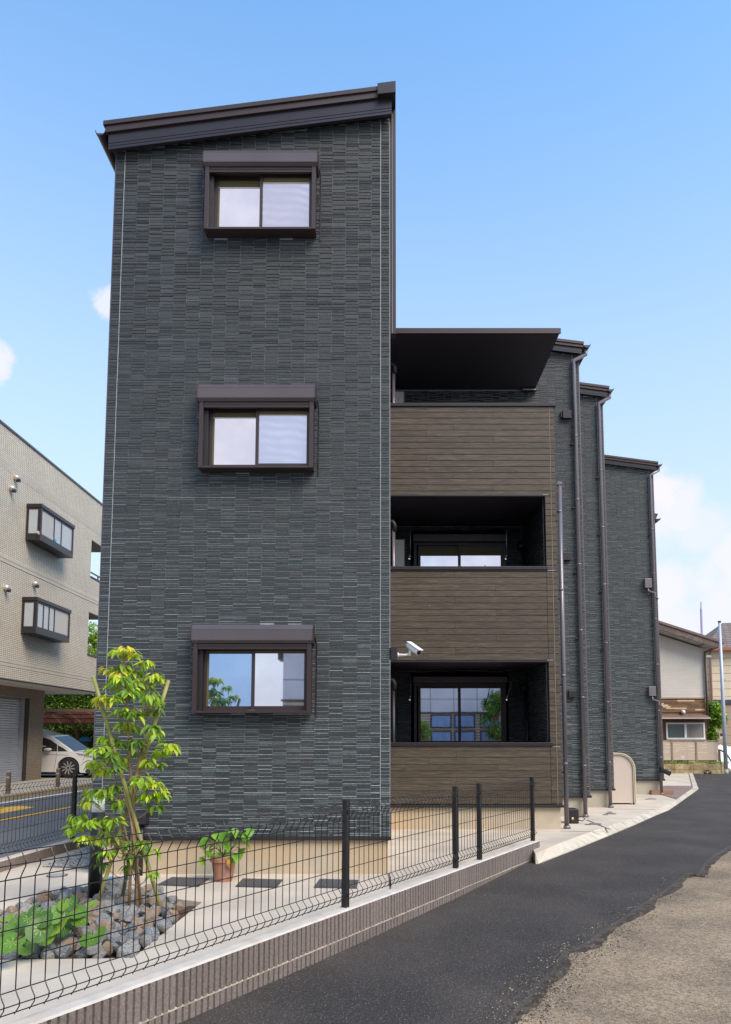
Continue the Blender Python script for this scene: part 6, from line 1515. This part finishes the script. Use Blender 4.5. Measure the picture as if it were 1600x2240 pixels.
# cream house further right
h2 = thing('neighbour_house', (16, 33, 0), 'cream sided house with a hipped brown shingle roof behind the utility pole', 'house')
crm = brickmat('cream_siding', (.72, .62, .45), (.70, .60, .43), (.42, .35, .26), 30, .36, .02, axis='Y', bumps=.4, rough=.8)
tan = brickmat('tan_siding', (.42, .32, .22), (.41, .31, .215), (.30, .22, .15), 30, .36, .016, axis='Y', bumps=.4, rough=.8)
ay = 34.0
xl2 = HP(1557, 1500, ay)[0]; zband = HP(1580, 1531, ay)[2]; ze = HP(1557, 1425, ay)[2]
def rotbox(x0, x1, y0, y1, z0, z1, ang):
    c, s = math.cos(ang), math.sin(ang); cx, cy = x0, y0
    return lambda x, y, z: (cx + (x - cx) * c - (y - cy) * s, cy + (x - cx) * s + (y - cy) * c, z)
A_ = R(-9); rt_ = rotbox(xl2, 0, ay, 0, 0, 0, A_)
mb = MB(); mb.box(xl2, xl2 + 9, ay, ay + 8, zband, ze, rot=rt_); put('upper_wall', mb, crm, h2)
mb = MB(); mb.box(xl2 + .05, xl2 + 9, ay + .03, ay + 8, -.2, zband - .2, rot=rt_); put('lower_wall', mb, tan, h2)
mb = MB(); mb.box(xl2 - .0, xl2 + 9, ay - .03, ay + 8, zband - .2, zband - .001, rot=rt_); put('band', mb, mat('navy_band', (.05, .06, .09), .5), h2)
mb = MB(); mb.box(xl2 - .3, xl2 + 9.3, ay - .35, ay + 8.3, ze, ze + .14, rot=rt_); put('eave', mb, mat('red_gutter', (.38, .13, .07), .5), h2)
apx = HP(1597, 1362, ay + 3.5)
shg = brickmat('brown_shingles', (.24, .18, .14), (.19, .14, .11), (.09, .07, .06), .3, .14, .02, off=.5, axis='Y', bumps=.6, rough=.8)
mb = MB(); c4 = [rt_(xl2 - .3, ay - .35, ze + .141), rt_(xl2 + 9.3, ay - .35, ze + .141), rt_(xl2 + 9.3, ay + 8.3, ze + .141), rt_(xl2 - .3, ay + 8.3, ze + .141)]; mb.add(c4 + [(apx[0], apx[1] + .8, apx[2] + .1), (apx[0] + 2.5, apx[1] + .3, apx[2] + .1)], [(0, 1, 5, 4), (1, 2, 5), (2, 3, 4, 5), (3, 0, 4)]); put('roof', mb, shg, h2)
mb = MB(); p = rt_(xl2 - .02, ay - .08, ze); q = rt_(xl2 + .12, ay - .08, 0); mb.tube([(p[0], p[1], ze), (p[0], p[1], zband - .4)], .05, 8); put('downpipe', mb, mat('copper_pipe', (.33, .15, .10), .4), h2)
mb = MB(); p = HP(1566, 1600, ay - .5); mb.tube([(p[0], ay - .5, 0), (p[0], ay - .5, zband - .1)], .06, 8); put('downpipe', mb, mat('pale_pipe', (.6, .54, .44), .5), h2)
a, b = HP(1574.5, 1603, ay - 1.1), HP(1585, 1616, ay - 1.1); mtx = boxpart('meter_box', (a[0], ay - 1.1, b[2]), (b[0], ay - .5, a[2]), mat('meter_cream', (.6, .55, .45), .5), h2); c = ((a[0] + b[0]) / 2, (a[2] + b[2]) / 2)
boxpart('meter_dial', (a[0] + .03, ay - 1.11, c[1] - .02), (b[0] - .07, ay - 1.101, a[2] - .02), MT['black'], mtx)
# little canopy and white wall sliver between the houses
boxpart('white_wall', (HP(1541, 1500, 36)[0], 36, 0), (HP(1556, 1500, 36)[0], 38, HP(1550, 1425, 36)[2]), mat('white_render', (.70, .66, .62), .8), h2)
boxpart('door_canopy', (HP(1542, 1435, 32)[0], 32, HP(1550, 1438, 32)[2]), (HP(1557, 1435, 32)[0], 32.6, HP(1550, 1433.5, 32)[2]), MT['caulk'], h2)
# shrub between the houses
p = HP(1563, 1600, 31.5)
sb_ = thing('shrub', (p[0], 31.5, 0), 'leafy green shrub growing between the two neighbouring houses', 'shrub')
mb = MB(); mb.tube([(p[0], 31.5, -.1), (p[0] + .05, 31.5, 1.6), (p[0] - .15, 31.5, 3.2)], [.05, .04, .02], 6); put('trunk', mb, bark, sb_)
def shf(r_):
    cx_, cz_, q = r_.choice([(1556, 1545, .35), (1560, 1560, .4), (1568, 1568, .45), (1575, 1580, .35), (1562, 1585, .35), (1555, 1570, .3), (1566, 1552, .3), (1572, 1572, .35), (1558, 1605, .25), (1560, 1618, .2)])
    c = HP(cx_, cz_, 31.5); v = Vector((r_.gauss(0, 1), r_.gauss(0, 1), r_.gauss(0, .8))).normalized() * q * r_.uniform(.3, 1); return Vector(c) + v
leafcloud(sb_, 'foliage', shf, 2600, .085, LI[:3] + [LG[2]], (4, 4, 2, 1), 13)
# white heap (sheeting) beside the pole
sh_ = MB(); a = HP(1577, 1672, 31); vs = []
hp0 = HP(1574, 1630, 31); hp1 = HP(1640, 1630, 31)
for i in range(14):
    for j in range(6):
        x = hp0[0] + .4 + (hp1[0] - hp0[0]) * i / 13; f = j / 5; zz = (hp0[2] - .15 * abs(i - 3) / 6) * (1 - f) ** .7; vs.append((x, 32.4 - f * .9, max(0, zz + .12 * noise.noise(Vector((i * .7, j * .8, 1))))))
sh_.add(vs, [(i * 6 + j, i * 6 + j + 1, (i + 1) * 6 + j + 1, (i + 1) * 6 + j) for i in range(13) for j in range(5)])
tag(put('white_sheeting', sh_, mat('white_sheet', (.78, .76, .76), .6, var=.06), smooth=True), 'white sheeting draped over a heap behind the utility pole', 'sheeting')
mb = MB(); mb.tube([HP(1577, 1641, 31.2), HP(1590, 1649, 31.1), HP(1602, 1668, 31.1)], .03, 6); tag(put('rope', mb, MT['black'], smooth=True), 'black rope lying across the white sheeting', 'rope')
# utility pole
pb = SZ(1589.5, 1692, 0); pt_ = SY(1597, 1362, pb[1])
up_ = thing('utility_pole', (pb[0], pb[1], 0), 'pale blue grey steel utility pole with step bolts at the right edge', 'utility pole')
mb = MB(); x = pb[0]; mb.tube([(x, pb[1], -.1), (x, pb[1], .15)], .085, 14); mb2 = MB(); mb2.tube([(x, pb[1], .15), (x, pb[1], 2.8), (x + .0, pb[1], pt_[2])], [.075, .07, .05], 14)
put('base', mb, mat('pole_base_grey', (.30, .31, .33), .6), up_, smooth=True); put('shaft', mb2, mat('pole_paint', (.46, .52, .62), .45, .2, var=.1, vs=3), up_, smooth=True)
for k in range(10):
    z = 1.6 + k * .4; s = 1 if k % 2 else -1; mb = MB(); mb.tube([(x, pb[1] - .02, z), (x + s * .12, pb[1] - .04, z)], .012, 6); put('step_bolt', mb, mat('rust', (.25, .12, .06), .7) if 'rust' not in MT else MT['rust'], up_)
mb = MB(); mb.tube([(x, pb[1], pt_[2]), (x, pb[1], pt_[2] + .06)], .06, 12); put('cap', mb, MT['darkmetal'], up_)
# aerial mast far behind
mp_ = SY(1535, 1430, 70); mtop = SY(1534.5, 1332, 70); mtip = SY(1534.5, 1317, 70)
am = thing('aerial_mast', (mp_[0], 70, 0), 'thin mauve aerial mast rising behind the sloping brown roof', 'mast')
mb = MB(); mb.tube([(mp_[0], 70, 0), (mtop[0], 70, mtop[2])], .11, 8); put('mast', mb, mat('mauve_steel', (.42, .36, .56), .5), am); mb = MB(); mb.tube([(mtop[0], 70, mtop[2]), (mtip[0], 70, mtip[2])], .07, 6); put('rod', mb, mat('grey_rod', (.5, .47, .6), .5), am)

# ================================================================== HOUSE BEHIND THE CAMERA (seen in the windows)
hb_ = thing('opposite_house', (3, -5, 0), 'white panelled house across the alley, seen mirrored in the ground floor windows', 'house')
wpm = brickmat('white_wall_panels', (.85, .84, .84), (.83, .82, .82), (.35, .36, .38), 1.0, 3.0, .02, axis='Y', rough=.7)
boxpart('upper_wall', (-2.8, -11, 2.45), (9, -4.6, 6.4), wpm, hb_)
boxpart('lower_wall', (-2.8, -11, -.2), (9, -4.62, 2.40), brickmat('beige_lap_siding', (.75, .64, .48), (.73, .62, .46), (.22, .19, .15), 20, .12, .02, axis='Y', rough=.7), hb_)
boxpart('band', (-2.85, -11, 2.401), (9.05, -4.55, 2.449), MT['bronze'], hb_)
for (xa, xb, za, zb) in [(2.0, 2.9, 1.75, 2.35), (3.0, 3.9, 1.75, 2.35), (2.0, 2.9, .2, 1.65), (3.0, 3.9, .2, 1.65), (4.1, 4.9, .2, 1.65), (4.1, 4.9, 1.75, 2.35)]:
    mb = MB(); mb.box(xa, xb, -4.62, -4.57, za, zb); w_ = put('window', mb, MT['bronze'], hb_); boxpart('pane', (xa + .06, -4.57, za + .06), (xb - .06, -4.56, zb - .06), mat('blue_curtain', (.28, .42, .68), .4, var=.3, vs=6, stretch=(6, 1, .3)) if 'bluec' not in MT else MT['bluec'], w_)
boxpart('side_balcony', (-3.0, -5.6, 3.6), (-2.81, -4.9, 4.7), MT['bronze'], hb_)
leafy_tree('garden_tree', 4.6, -3.6, 3.1, 1.0, 'dark leafy garden tree before the white panelled house', 'tree', LI[:3], (4, 4, 1), 2600, 31)
leafy_tree('garden_tree', 1.55, -3.8, 1.9, .65, 'round yellow green bush before the beige siding of the opposite house', 'tree', LI[1:3] + [LG[2]], (2, 4, 3), 1800, 32)
